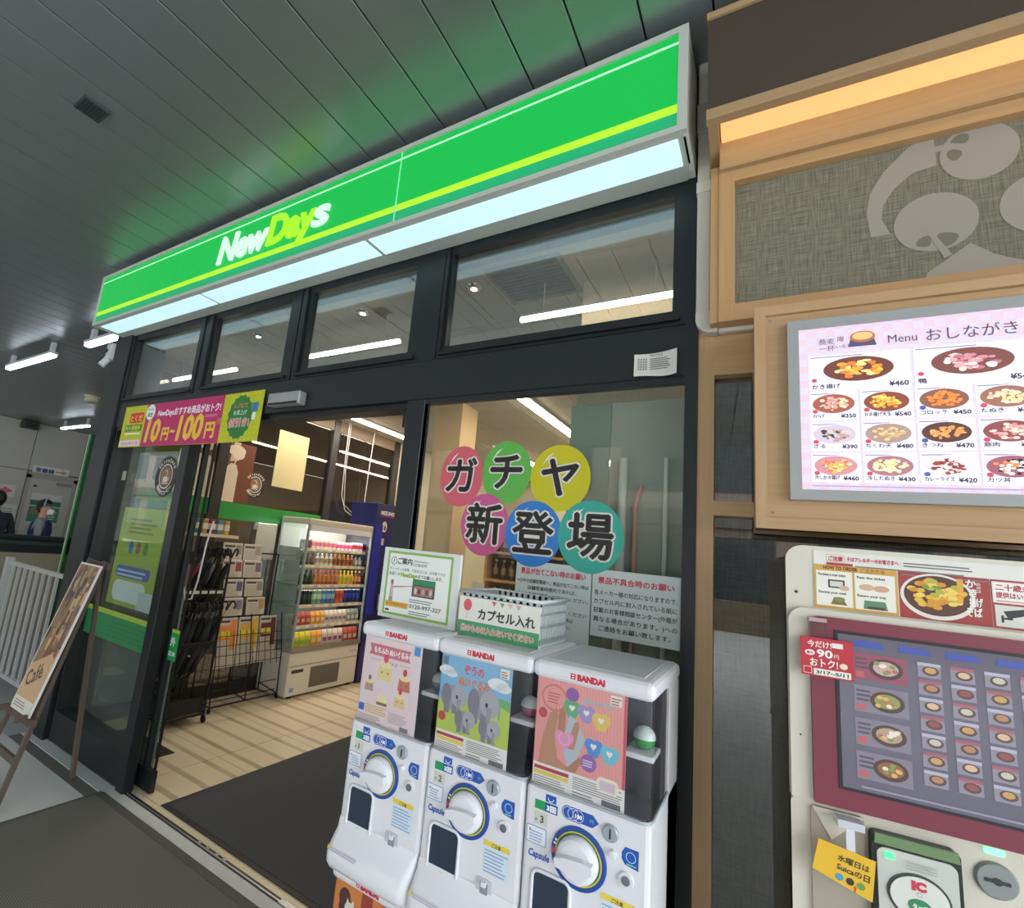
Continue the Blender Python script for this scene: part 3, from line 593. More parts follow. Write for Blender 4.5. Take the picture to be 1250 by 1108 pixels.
    MB().lathe([(.0165, 0), (.015, .006), (.012, .006)], MW, 20, R).build('lock_ring', c, (.096, 0, .268)); MB().lathe([(.009, 0), (.009, .008), (.004, .0085)], mat('#7b8086', .35, .6), 14, R).build('lock', c, (.096, 0, .268))
    MB().prism(rrect(.032, .076, .088, .14, .006), -.004, .002, MG).build('coin_return', c); MB().box(.045, .066, -.006, -.003, .09, .132, mat('#8f979a', .3)).build('return_flap', c); MB().box(.05, .062, -.012, -.004, .126, .137, MW).build('flap_hinge', c)
    # labels on the front
    p = Print(.45); p.rect(-.118, .338, -.062, .358, '#1f9a55', 1); p.rect(-.092, .338, -.062, .358, BLUE, 2); p.text('3回', -.088, .342, .014, '#ffffff', 3, bold=.05, w=.022) ; p.build('turns_label', t, (0, -.0004, 0))
    p = Print(.45); p.rect(-.092, .360, -.066, .376, BLUE, 1); p.ring(-.079, .369, .006, .0075, '#ffffff', 2, 12, PI, 2 * PI) ; p.build('arrow_label', t, (0, -.0004, 0))
    p = Print(.45); p.rect(-.118, .305, -.085, .333, '#cfd6c6', 1); p.text('\u25b6', -.115, .312, .008, '#7a8a7a', 2); p.text(num, -.103, .311, .021, '#4a4f4a', 2, bold=.03) ; p.build('number_label', t, (0, -.0004, 0))
    p = Print(.45); p.poly(rrect(-.135, -.085, .262, .300, .004), '#7fa8d8', 1); p.poly(rrect(-.133, -.087, .264, .298, .003), '#eef2f6', 2); p.lines(-.127, .268, -.095, .292, 4, '#9ab4d4', 3); p.poly([(-.128, .293), (-.128, .287), (-.123, .29)], '#d84a5a', 3) ; p.build('instruction_label', t, (0, -.0004, 0))
    p = Print(.45)
    for i in range(3): p.ell(-.037 + i * .012, .354, .015, .015, BLUE, 1 + i * .3); p.ring(-.037 + i * .012, .354, .0118, .0128, '#ffffff', 2.6 + i * .1)
    p.poly([(-.012, .367), (.02, .367), (.034, .354), (.02, .341), (-.012, .341)], BLUE, 1); p.text('100', -.012, .349, .012, '#ffffff', 4, 'c', bold=.04); p.text('円', .018, .350, .009, '#9ad0c0', 4, 'c')
    p.build('coin_label', t, (0, -.0004, 0))
    p = Print(.45); p.poly([(.085, .318), (.092, .330), (.12, .330), (.12, .292), (.092, .296), (.085, .306)], BLUE, 1); p.ring(.104, .313, .009, .0105, '#bfe0ff', 2, 18); p.lines(.095, .297, .116, .303, 1, '#7fd0a8', 2) ; p.build('hexagon_label', t, (0, -.0004, 0))
    p = Print(.45); p.text('Capsule', -.128, .235, .021, BLUE, 2, bold=.03, w=.052, shear=.15) ; p.build('logo_label', t, (0, -.0004, 0))
    p = Print(.45); p.rect(.044, .152, .115, .225, '#d5e2ee', 1); p.rect(.044, .213, .115, .225, '#e8d24a', 2); p.text('ご注意', .079, .2145, .009, '#7a5a20', 3, 'c', bold=.03); p.lines(.048, .156, .112, .21, 7, '#8aa4c8', 2, .35) ; p.build('caution_label', t, (0, -.0004, 0))
    p = Print(.4); p.text('BANDAI', -.03, -.008, .0185, '#d0213a', 1, bold=.07, w=.066); p.rect(-.046, -.008, -.034, .005, '#d0213a', 1); p.rect(-.043, -.0055, -.037, -.003, '#f0f0f0', 2); p.rect(-.043, 0, -.037, .0025, '#f0f0f0', 2); p.build('maker_lettering', t, (0, -.0064, .654))
    p = Print(.5); p.lines(-.12, 0, -.02, .012, 2, '#b9b4c8', 1, .4); p.rect(-.13, .002, -.122, .012, '#d8c33a', 1); q = p.build('tray_sticker', t, (0, -.0525, .052)); q.rotation_euler = (-.25, 0, 0)
    return t
MX = (-.94, -.652, -.363)
for cx, num, pf, lu, ll, pl in ((MX[0], '1', poster_cake, 'white capsule machine with a pink cake plush poster', 'lower white capsule machine with an orange poster', poster_cat), (MX[1], '2', poster_elephant, 'white capsule machine with a blue and green elephant poster', 'lower white capsule machine beneath the elephant one', poster_elephant), (MX[2], '3', poster_heart, 'white capsule machine with a pink heart case poster', 'lower white capsule machine beneath the heart one', poster_heart)):
    capsule_machine(cx, .676, num, pf, lu); capsule_machine(cx, 0, num, pl, ll)
def capsule(x, y, z, col, label):
    t = thing('toy_capsule', label, 'capsule', (x, y, z))
    half = [(.001, 0)] + [(.026 * math.sin(a), .026 - .026 * math.cos(a)) for a in [PI / 2 * k / 6 for k in range(1, 7)]]
    MB().lathe(half, mat(col, .25), 16).build('coloured_half', t); up = [(.026, .026)] + [(.026 * math.cos(a), .026 + .026 * math.sin(a)) for a in [PI / 2 * k / 6 for k in range(1, 6)]] + [(.001, .052)]
    MB().lathe(up, mat('#c9d6d2', .2), 16).build('clear_half', t); return t
capsule(MX[2] + .108, 1.28 + .088, .676 + .508, '#1f8a3c', 'green toy capsule inside the heart poster machine'); capsule(MX[2] + .045, 1.28 + .06, .676 + .389, '#c9ccd0', 'pale toy capsule inside the heart poster machine')
capsule(MX[1] + .108, 1.28 + .088, .676 + .508, '#a8537a', 'pink toy capsule inside the elephant poster machine'); capsule(MX[0] + .108, 1.28 + .088, .676 + .508, '#7d7f88', 'grey toy capsule inside the cake poster machine')

# ---- information board on the left machine
t = thing('information_board', 'white information board with green border on the cake poster machine', 'sign', (-1.13, 1.40, 1.3525)); w, h = .312, .232
MB().box(0, w, 0, .012, 0, h, mat('#dfe2de', .4), bev=.002, seg=1).build('panel', t); MB().box(.03, w - .03, .012, .075, 0, .006, MW).build('foot', t); MB().prism([(.15, .006), (.16, .006), (.16, .12), (.15, .12)], .012, .02, MW).build('back_brace', t)
p = Print(.5); p.rect(.02, .012, w - .028, h - .01, '#8db85a', 1); p.rect(.028, .02, w - .036, h - .018, '#eef0ea', 2)
p.ring(.048, h - .043, .011, .013, '#2c2c2c', 3); p.text('?', .048, h - .05, .019, '#2c2c2c', 3, 'c', bold=.03); p.text('ご案内', .064, h - .05, .023, '#2c2c2c', 3, bold=.03, w=.06)
p.text('Information', .134, h - .04, .010, '#555555', 3, w=.055); p.text('店面說明', .134, h - .053, .011, '#555555', 3, w=.05); p.rect(.129, h - .055, .1302, h - .032, '#777777', 3)
p.text('ガシャポンの故障、不具合などは、お手数ですが', .034, h - .073, .011, '#333333', 3, w=.225); p.text('お近くの', .034, h - .090, .0125, '#333333', 3, bold=.02, w=.045); p.text('NewDays', .082, h - .092, .019, '#8db82a', 3, bold=.06, w=.07); p.text('までお願いします。', .155, h - .090, .0125, '#333333', 3, bold=.02, w=.095)
p.ell(.05, .118, .006, .009, '#8a7a76', 3); p.poly([(.042, .07), (.058, .07), (.056, .11), (.045, .11)], '#c9b4b0', 3); p.poly([(.042, .055), (.058, .055), (.058, .07), (.042, .07)], '#9a9490', 3); p.poly([(.055, .10), (.135, .112), (.135, .114), (.055, .105)], '#c97a7a', 4)
p.rect(.135, .082, .225, .138, '#4a4f48', 3); p.rect(.137, .12, .223, .136, '#2d8a55', 4); p.rect(.142, .086, .218, .116, '#a8767a', 4); 
for i in range(5): p.ell(.15 + i * .015, .1, .005, .01, ('#d8cfc8', '#6a3a3a', '#c9a8a0', '#4a5a4a', '#d8b8b0')[i], 5, 10)
p.rect(.03, .038, .125, .056, '#e0a83a', 3); p.text('ガシャポンの問い合わせはこちら', .034, .045, .008, '#5a3a10', 4, w=.085); p.text('0120-997-327', .13, .044, .018, '#333333', 3, w=.125, bold=.015); p.lines(.128, .062, .22, .076, 2, '#8a8a88', 3); p.lines(.13, .024, .22, .038, 2, '#8a8a88', 3); p.rect(.032, .024, .048, .03, '#333333', 3)
p.build('print', t, (0, -.0004, 0))

# ---- basket for empty capsules
t = thing('capsule_basket', 'white perforated plastic basket for empty capsules on the elephant machine', 'basket', (-.672, 1.50, 1.3525)); PB = mat('#c9d2d2', .35)
x0, x1, y0, y1, hh = -.125, .125, -.10, .12, .125
MB().box(x0, x1, y0, y1, 0, .006, PB).build('bottom', t)
def slat_wall(name, a, b, n):
    q = MB(); A = Vector(a); B = Vector(b); dx = (B - A) / n; nrm = Vector((-(B - A).y, (B - A).x, 0)).normalized() * .003
    def bar(P, Q, z0, z1): q.add([(*(P + nrm).xy, z0), (*(Q + nrm).xy, z0), (*(Q - nrm).xy, z0), (*(P - nrm).xy, z0), (*(P + nrm).xy, z1), (*(Q + nrm).xy, z1), (*(Q - nrm).xy, z1), (*(P - nrm).xy, z1)], [(0, 1, 2, 3), (4, 7, 6, 5), (0, 4, 5, 1), (1, 5, 6, 2), (2, 6, 7, 3), (3, 7, 4, 0)], PB)
    for i in range(n): bar(A + dx * i, A + dx * (i + .42), .006, hh)
    for z0, z1 in ((.0, .022), (.05, .06), (.086, .094), (.112, hh)): bar(A, B, z0, z1)
    q.build(name, t)
slat_wall('wall', (x0, y0, 0), (x1, y0, 0), 12); slat_wall('wall', (x1, y0, 0), (x1, y1, 0), 11); slat_wall('wall', (x1, y1, 0), (x0, y1, 0), 12); slat_wall('wall', (x0, y1, 0), (x0, y0, 0), 11)
b = MB(); b.tube([(x0 - .004, y0 - .004, hh), (x1 + .004, y0 - .004, hh), (x1 + .004, y1 + .004, hh), (x0 - .004, y1 + .004, hh)], .006, PB, 6, True); b.build('rim', t)
t = thing('basket_card', 'card reading カプセル入れ with flags fixed to the capsule basket', 'sign', (-.80, 1.382, 1.3525)); w, h = .262, .112
MB().box(0, w, 0, .003, 0, h, mat('#e6e4da', .5)).build('card', t); p = Print(.5); p.rect(0, 0, w, .042, '#4fa06a', 1)
p.text('カプセル入れ', .068, .054, .034, '#3a3434', 2, bold=.03, w=.18); p.text('他のものは入れないでください', .012, .014, .021, '#f4ece4', 2, bold=.07, w=.235); p.text('他のものは入れないでください', .012, .014, .021, '#c9564a', 3, bold=.015, w=.235)
p.ell(.03, .088, .014, .017, '#d8606a', 2); p.rect(.0295, .05, .0305, .072, '#b08a80', 2)
for i, c in enumerate(('#d8606a', '#5fae72', '#e8b8b0', '#e2a0a0')): p.poly([(.11 + i * .026, .108), (.126 + i * .026, .107), (.118 + i * .026, .094)], c, 2)
p.build('print', t, (0, -.0004, 0))
# ================================================================== INSIDE THE SHOP
# ---- lamps
LW = mat('#fff1de', 0.5, emit=44.0); LT = mat('#fff1de', 0.5, emit=11.0)
for x, y0, y1, lab in ((-4.05, 3.05, 5.45, 'long warm ceiling light strip running along the glass side wall'), (-1.84, 3.05, 8.6, 'long warm ceiling light strip running down the middle of the shop'), (-3.0, 5.8, 8.6, 'warm ceiling light strip deep inside the shop')):
    t = thing('ceiling_light', lab, 'lamp', (x, 0, 3.0)); MB().box(-.06, .06, y0 - .03, y1 + .03, -.02, 0, WHITE).build('channel', t); MB().box(-.04, .04, y0, y1, -.032, -.02, LW).build('diffuser', t)
for i, (x0, x1, w) in enumerate(((-1.075, -.30, 'behind the widest upper window'), (-2.712, -1.872, 'behind the third upper window'), (-4.375, -3.48, 'behind the two leftmost upper windows'))):
    t = thing('tube_light', 'bright tube light hanging %s' % w, 'lamp', (0, 2.22, 2.8), 0, 'tube lights behind the upper windows')
    MB().tube([(x0, 0, 0), (x1, 0, 0)], .013, LT, 8).build('tube', t); MB().box(x0, x1, -.012, .012, .013, .022, WHITE).build('batten', t)
    for x in (x0 + .12, x1 - .12): MB().tube([(x, 0, .02), (x, 0, .2)], .0025, WHITE, 6).build('rod', t)
for x, w in ((-1.33, 'behind the widest upper window'), (-2.13, 'behind the third upper window'), (-3.156, 'behind the second upper window')):
    t = thing('downlight', 'small round chrome downlight in the ceiling %s' % w, 'lamp', (x, 2.14, 3.0), 0, 'downlights in the shop ceiling')
    MB().lathe([(.02, -.012), (.034, -.012), (.042, -.004), (.044, 0)], mat('#d8d8d8', .15, .9), 18).build('ring', t); MB().lathe([(.001, -.0135), (.018, -.0135), (.018, -.011)], LT, 12).build('bulb', t)
t = thing('ceiling_air_vent', 'large slatted grey air vent in the shop ceiling', 'vent', (-1.01, 2.2, 3.0)); MB().box(-.2, .2, -.19, .19, -.006, 0, mat('#8c867a', .6)).build('frame', t)
for i in range(11): MB().box(-.175, .175, -.165 + i * .03, -.148 + i * .03, -.014, -.006, mat('#6d6a63', .6)).build('slat', t)

# ---- mats
def floor_mat(x0, x1, y0, y1, z, label, body, edge):
    t = thing('door_mat', label, 'mat', (0, 0, z)); MB().box(x0 + .03, x1 - .03, y0 + .03, y1 - .03, 0, .007, body).build('pile', t)
    for a in ((x0, x1, y0, y0 + .03), (x0, x1, y1 - .03, y1), (x0, x0 + .03, y0 + .03, y1 - .03), (x1 - .03, x1, y0 + .03, y1 - .03)): MB().box(*a, 0, .004, edge).build('rubber_edge', t)
MATM = mat('#3a3d41', 0.95, noise=.25, scale=400, bump=.3); MATE = mat('#1d1e20', .6)
floor_mat(-2.93, -1.45, 1.895, 4.3, 0.0, 'dark charcoal mat on the tiles just inside the entrance', MATM, MATE)
floor_mat(-4.15, -3.525, 1.97, 2.315, 0.0, 'small black mat under the umbrella stand', mat('#232527', .95, noise=.2, scale=300), MATE)
def ribbed():
    m = bpy.data.materials.new('m_ribbed'); m.use_nodes = True; nt = m.node_tree; b = nt.nodes['Principled BSDF']; tc = nt.nodes.new('ShaderNodeTexCoord'); wv = nt.nodes.new('ShaderNodeTexWave'); wv.bands_direction = 'Y'; wv.inputs['Scale'].default_value = 40; wv.inputs['Distortion'].default_value = .6
    mx = nt.nodes.new('ShaderNodeMix'); mx.data_type = 'RGBA'; mx.inputs['A'].default_value = lin('#44443f'); mx.inputs['B'].default_value = lin('#6c6b66'); nt.links.new(tc.outputs['Object'], wv.inputs[0]); nt.links.new(wv.outputs['Fac'], mx.inputs['Factor']); nt.links.new(mx.outputs['Result'], b.inputs['Base Color']); b.inputs['Roughness'].default_value = .9
    return m
b = MB(); b.box(-3.27, -.6, .1, 1.70, 0, .008, ribbed()); b.box(-3.30, -.6, .07, .1, 0, .004, MATE); b.box(-3.27, -.6, 1.70, 1.745, 0.0, .0095, mat('#4b4b48', .8)); b.box(-3.30, -3.27, .1, 1.745, 0, .006, mat('#4b4b48', .8))
one(b, 'entrance_mat', 'large dark grey ribbed mat lying outside the entrance', 'mat')

# ---- open refrigerated showcase, facing +x
t = thing('display_fridge', 'open refrigerated drinks case with a white base and lit shelves', 'fridge', (-4.4, 3.65, 0)); FWH = mat('#dad6cc', .4); FG = mat('#9fb0ae', .35)
MB().box(.02, .43, .0, 1.0, .02, .43, FWH, bev=.006, seg=1).build('base', t); MB().box(.43, .436, .01, .99, .30, .305, GREY).build('base_seam', t)
for y in (.08, .92):
    for x in (.06, .4): MB().box(x - .02, x + .02, y - .02, y + .02, 0, .02, BLACKP).build('foot', t)
g = thing('grille', None, None); g.parent = t; g.location = (.43, .30, .07); MB().box(0, .004, 0, .42, 0, .2, mat('#8f8a7e', .6)).build('grille_plate', g)
q = MB()
for i in range(16): q.box(.004, .007, .008, .412, .006 + i * .012, .012 + i * .012, mat('#5e5b54', .6))
tag(q.build('grille_slats', g), kind='stuff')
MB().box(.43, .434, .05, .2, .235, .265, mat('#3a3a38', .4)).build('control_panel', t); MB().box(.43, .434, .05, .1, .06, .1, mat('#7fa8d0', .5)).build('label_sticker', t)
p = Print(.5); p.text('Panasonic', 0, 0, .03, '#5a5a58', 1, w=.12); q = p.build('badge', t, (.4345, .85, .36)); q.rotation_euler = (0, 0, PI / 2)
MB().box(.0, .02, .0, 1.0, .02, 1.74, mat('#c3c6c2', .5)).build('back_panel', t)
def side(y):
    q = MB(); q.box(.02, .43, y, y + .006, .43, 1.70, glass((.86, .94, .92), refl=1.6, f0=.10)); q.build('side_glass', t)
    MB().box(.415, .44, y - .004, y + .012, .43, 1.70, FG).build('side_post', t)
side(.0); side(.988)
MB().box(.0, .44, -.004, 1.004, 1.70, 1.765, mat('#d3cdbb', .4), bev=.012).build('canopy', t); MB().box(.40, .445, .02, .98, 1.64, 1.70, WHITE).build('canopy_lip', t)
MB().tube([(.37, .04, 1.672), (.37, .96, 1.672)], .013, mat('#fff4ee', .5, emit=28.0), 8).build('case_lamp', t)
MB().box(.02, .44, .0, 1.0, .43, .47, mat('#b7b3a8', .4)).build('deck', t); MB().box(.425, .45, .0, 1.0, .44, .485, STEEL).build('front_rail', t)
SHZ = (1.455, 1.285, 1.085, .885, .685, .47); SHD = (.36, .38, .40, .41, .42, .43)
for z, dd in zip(SHZ[:-1], SHD[:-1]):
    s = thing('shelf', None, None); s.parent = t; s.location = (0, 0, z); MB().box(.02, dd, .012, .988, -.014, 0, mat('#c9cdc8', .4)).build('shelf_board', s); MB().box(dd, dd + .006, .012, .988, -.026, .006, mat('#d8d6cc', .4)).build('price_rail', s)
    q = MB(); [q.box(dd + .006, dd + .007, .03 + i * .06, .07 + i * .06, -.022, .002, mat(('#efe9d8', '#e8d87a', '#efe9d8', '#e2b0a0')[i % 4], .5)) for i in range(16)]; tag(q.build('price_tags', s), kind='stuff'); MB().box(dd - .03, dd - .01, .03, .97, -.02, -.015, mat('#fff6ee', .5, emit=7.0)).build('added_glow', s)  # glowing strip added under each shelf to brighten the case
def bottle_mesh(r, h, body, cap, lab):
    a, c, l = mat(body, .25), mat(cap, .4), mat(lab, .5)
    return MB().lathe([(r * .9, 0), (r, .01), (r, h * .22), (r * 1.01, h * .23), (r * 1.01, h * .58), (r, h * .6), (r * .4, h * .82), (r * .4, h * .88), (r * .48, h * .885), (r * .48, h * .99), (r * .4, h)], a, 9, mats=[a, a, a, l, l, a, a, c, c, c, c])
def can_mesh(r, h, body, lab): 
    a, l, s = mat(body, .3, .3), mat(lab, .4), STEEL
    return MB().lathe([(r * .8, 0), (r, .008), (r, h * .35), (r, h * .7), (r, h * .94), (r * .85, h)], a, 9, mats=[s, a, l, a, s, s])
def pack_mesh(w, dp, h, body, lab): return MB().box(-w / 2, w / 2, -dp / 2, dp / 2, 0, h, mat(body, .5), bev=.004, seg=1).box(-w / 2 - .0006, w / 2 + .0006, -dp / 2 - .0006, dp / 2 + .0006, h * .3, h * .7, mat(lab, .5))
def bag_mesh(w, h, body, lab): return MB().profx([(-.018, 0), (.018, 0), (.026, h * .3), (.02, h * .7), (.003, h), (-.003, h), (-.02, h * .7), (-.026, h * .3)], -w / 2, w / 2, mat(body, .3)).box(-w * .35, w * .35, -.0275, .0275, h * .25, h * .5, mat(lab, .5))
NTH = ('first', 'second', 'third', 'fourth', 'fifth', 'sixth', 'seventh', 'eighth', 'ninth', 'tenth', 'eleventh', 'twelfth', 'thirteenth', 'fourteenth', 'fifteenth')
ORD = ('top', 'second', 'third', 'fourth', 'fifth', 'bottom')
rows = [  # shelf, kind, colours run from the entrance side to the far side
 (0, [('dessert_cup', lambda: pack_mesh(.055, .05, .085, '#3a3033', '#5c4a44'), 'dark boxed dessert', 2), ('dessert_cup', lambda: pack_mesh(.055, .05, .10, '#d8c2b8', '#c9707a'), 'pink and cream carton', 6), ('dessert_cup', lambda: pack_mesh(.05, .05, .09, '#efd9dc', '#e0568f'), 'bright pink carton', 4), ('dessert_cup', lambda: pack_mesh(.05, .05, .10, '#d8d4e4', '#c93a4a'), 'white and red carton', 3)]),
 (1, [('drink_bottle', lambda: bottle_mesh(.023, .12, '#4a3f38', '#2a2624', '#6f5f50'), 'dark small bottle', 3), ('drink_bottle', lambda: bottle_mesh(.024, .125, '#d8cfc0', '#e8e4dc', '#b09a86'), 'milky small bottle with white cap', 4), ('drink_bottle', lambda: bottle_mesh(.024, .125, '#b5713a', '#e0a83a', '#8a4a2c'), 'amber small bottle with orange cap', 5), ('drink_bottle', lambda: bottle_mesh(.024, .125, '#8a8d90', '#3a3c40', '#c9ccd0'), 'grey small bottle', 2)]),
 (2, [('drink_bottle', lambda: bottle_mesh(.026, .15, '#1f3326', '#1a2a1e', '#2d4a34'), 'dark green tea bottle', 3), ('drink_bottle', lambda: bottle_mesh(.026, .15, '#a8603a', '#d8523a', '#c98a4a'), 'amber tea bottle with red cap', 6), ('drink_bottle', lambda: bottle_mesh(.026, .15, '#d8b83a', '#e8e04a', '#c9c23a'), 'yellow bottle with yellow cap', 4), ('drink_bottle', lambda: bottle_mesh(.026, .15, '#8a5a4a', '#d8c23a', '#e0a070'), 'brown bottle with yellow cap', 2)]),
 (3, [('drink_can', lambda: can_mesh(.028, .15, '#26332e', '#3a4a42'), 'dark tall can', 3), ('drink_can', lambda: can_mesh(.028, .15, '#7fae8a', '#cfe0c8'), 'pale green tall can', 2), ('drink_can', lambda: can_mesh(.028, .15, '#4a7fae', '#9ac0d8'), 'light blue tall can', 3), ('drink_can', lambda: can_mesh(.028, .15, '#d8763a', '#c9483a'), 'orange tall can', 2), ('drink_can', lambda: can_mesh(.028, .15, '#28388a', '#3a4fb0'), 'navy blue tall can', 4)]),
 (4, [('snack_pouch', lambda: bag_mesh(.058, .13, '#b0504a', '#d8a08a'), 'red pouch', 3), ('snack_pouch', lambda: bag_mesh(.058, .13, '#e0a04a', '#efd8a0'), 'orange pouch', 3), ('snack_pouch', lambda: bag_mesh(.058, .13, '#d8cfc0', '#8a7a90'), 'cream pouch', 5), ('snack_pouch', lambda: bag_mesh(.058, .13, '#8fa090', '#d8d8c8'), 'grey green pouch', 3)]),
 (5, [('snack_bag', lambda: bag_mesh(.07, .15, '#c9c03a', '#7fae4a'), 'yellow green bag', 3), ('snack_bag', lambda: bag_mesh(.07, .15, '#e0a04a', '#d8d0a0'), 'orange bag', 2), ('snack_bag', lambda: bag_mesh(.07, .15, '#d0c0b8', '#8a4a7a'), 'cream and purple bag', 4), ('snack_bag', lambda: bag_mesh(.07, .15, '#b05a4a', '#d8c0a0'), 'brick red bag', 3)])]
for si, kinds in rows:
    n = sum(k[3] for k in kinds); pitch = .94 / n; i = 0
    for nm, mk, desc, cnt in kinds:
        b0 = None
        for c in range(cnt):
            if b0 is None: o = b0 = mk().build(nm)
            else: o = b0.copy(); COL.objects.link(o)
            o.location = (-4.4 + SHD[si] - .045, 3.65 + .03 + (i + .5) * pitch, SHZ[si] + .0003); o.rotation_euler = (0, 0, PI / 2 if nm.startswith('snack') or nm.startswith('dess') else 0); i += 1
            tag(o, '%s %s on the %s drinks case shelf' % (NTH[c], desc, ORD[si]), 'bottle' if 'bottle' in nm else 'can' if 'can' in nm else 'pack', '%s row on the %s fridge shelf' % (desc, ORD[si]))

# ---- newspaper rack and papers, facing +x
t = thing('newspaper_rack', 'black wire newspaper rack standing beside the drinks case', 'rack', (-4.36, 2.91, 0))
def rod(name, pts, r=.005, par=None): return MB().tube(pts, r, WIRE, 5).build(name, par or t)
for y in (.0, .36, .72): rod('upright', [(.02, y, .03), (.02, y, 1.36)], .008); rod('side_rail', [(.02, y, .09), (.30, y, .05)], .006); rod('front_stay', [(.30, y, .05), (.28, y, .42), (.2, y, .80)], .006)
for i, z in enumerate((.38, .46, .54, .62)): rod('basket_wire', [(.285 - .02 * i, 0, z), (.285 - .02 * i, .72, z)], .0035)
for i in range(10): rod('basket_wire', [(.29, .04 + .07 * i, .34), (.22, .04 + .07 * i, .66)], .003)
for z in (.16, .25): rod('floor_wire', [(.26, 0, z - .08), (.26, .72, z - .08)], .004)
rod('front_bar', [(.30, 0, .05), (.30, .72, .05)], .008); rod('top_bar', [(.02, 0, 1.36), (.02, .72, 1.36)], .008)
for y in (.0, .72): MB().lathe([(.018, -.008), (.022, -.004), (.022, .004), (.018, .008)], BLACKP, 12, Matrix.Rotation(PI / 2, 4, 'X')).build('caster', t, (.30, y, .022))
def newspaper(y, x, z, w, h, hang, label, accent):
    o = thing('newspaper', label, 'newspaper', (x, y, z), PI / 2, 'newspapers in the wire rack'); pp = mat('#c7bfae', .8)
    n = 6; vs = []
    for i in range(n + 1):
        a = PI * i / n; 
    b = MB(); b.box(0, w, 0, .014, 0, h, pp, bev=.005); b.tube([(0.004, .006, h - .004), (w - .004, .006, h - .004)], .01, pp, 8); q = b.build('folded_sheets', o); 
    p = Print(.8); p.rect(.012, h - .036, w * .6, h - .016, '#4a4642', 1); p.rect(w * .65, h * .35, w - .012, h - .016, accent, 1); p.lines(.012, .012, w - .012, h - .045, max(4, int(h / .018)), '#a39b8c', .5, .5)
    if hang: p.rect(.012, h * .55, w - .012, h * .85, accent, 2); p.text('特集', .02, h * .62, .06, '#e8d84a', 3, bold=.05)
    p.build('front_page', o, (0, -.0005, 0)); o.rotation_euler.x = -.12; return o
ac = ['#8a7f78', '#9a8a80', '#8a4a44', '#6f6a72', '#5a5a78', '#8f8478', '#7a7488', '#b08a5a', '#d8843a', '#d8a83a', '#6a3038']
for i, (y, x, z, nm) in enumerate(((2.905, -4.29, 1.285, 'upper left'), (3.13, -4.29, 1.285, 'upper right'), (2.905, -4.25, 1.13, 'second row left'), (3.13, -4.25, 1.13, 'second row right'), (2.92, -4.21, .955, 'third row left'), (3.15, -4.21, .955, 'third row right'), (2.92, -4.17, .79, 'fourth row left'), (3.17, -4.17, .79, 'fourth row right'))):
    newspaper(y + .04, x, z, .21, .155, False, 'folded newspaper in the %s place of the wire rack' % nm, ac[i])
for y, w, c, nm in ((2.90, .21, ac[8], 'an orange picture next to the umbrella stand'), (3.125, .22, ac[9], 'a golden picture in the middle of the rack'), (3.36, .20, ac[10], 'a dark red picture next to the drinks case')): newspaper(y + .03, -4.125, .35, w, .42, True, 'long hanging newspaper with %s' % nm, c)

# ---- umbrella stand on casters
t = thing('umbrella_stand', 'black wheeled umbrella stand with sloping bins behind the door post', 'stand', (-4.30, 2.40, 0)); BN = mat('#161718', .7)
for y in (.0, .37):
    for x in (.0, .38): rod('upright', [(x, y, .06), (x, y, 1.36 if x else 1.5)], .011); MB().lathe([(.02, -.012), (.03, -.006), (.03, .006), (.02, .012)], BLACKP, 14, Matrix.Rotation(PI / 2, 4, 'X')).build('caster', t, (x, y, .03))
    rod('base_rail', [(0, y, .075), (.38, y, .075)], .012)
for x in (.0, .38): rod('base_rail', [(x, 0, .075), (x, .37, .075)], .012)
MB().box(.01, .37, .01, .36, .085, .10, BN).build('drip_tray', t); MB().box(.355, .37, .01, .36, .1, .2, BN).build('tray_front', t); MB().box(.0, .008, .01, .36, .2, 1.34, BN).build('back_panel', t)
def bin_(zb, zt, nm):
    b = MB(); b.add([(.02, .01, zb), (.02, .36, zb), (.36, .01, zt), (.36, .36, zt), (.10, .01, zb - .02), (.10, .36, zb - .02)], [(4, 5, 3, 2), (0, 1, 5, 4)], BN)
    b.add([(.02, .012, zb), (.10, .012, zb - .02), (.36, .012, zt), (.02, .012, zt)], [(0, 1, 2, 3)], BN); b.add([(.02, .358, zb), (.10, .358, zb - .02), (.36, .358, zt), (.02, .358, zt)], [(0, 3, 2, 1)], BN); b.build(nm, t)
bin_(.32, .635, 'bin'); bin_(.80, 1.06, 'bin')
MB().box(.30, .40, -.03, .40, 1.495, 1.52, mat('#d8c8ae', .4, emit=0)).build('top_shelf', t)
for z in (.64, 1.065, 1.36): rod('cross_bar', [(.38, 0, z), (.38, .37, z)], .009)
for i in range(5): MB().box(.372, .376, .02 + .07 * i, .07 + .07 * i, 1.03, 1.06, mat('#d8d4cc', .5)).build('price_card', t)
def umbrella(x, y, z, L, col, label, tiltx, tilty, hook=True, grp='folded umbrellas in the stand'):
    o = thing('umbrella', label, 'umbrella', (x, y, z), random.uniform(0, 6.2), grp); m = mat(col, .6)
    MB().lathe([(.003, 0), (.02, .03), (.033, .2 * L / .55), (.03, .42 * L / .55), (.012, L)], m, 8).build('folded_canopy', o); MB().tube([(0, 0, -.03), (0, 0, L + .1)], .004, STEEL, 5).build('shaft', o)
    hp = [(0, 0, L + .06), (0, 0, L + .13)] + [(.03 - .03 * math.cos(a), 0, L + .13 + .03 * math.sin(a)) for a in [PI * k / 6 for k in range(1, 8)]] if hook else [(0, 0, L + .03), (0, 0, L + .12)]
    MB().tube(hp, .008, BLACKP, 6).build('handle', o); o.rotation_euler.x = tiltx; o.rotation_euler.y = tilty; return o
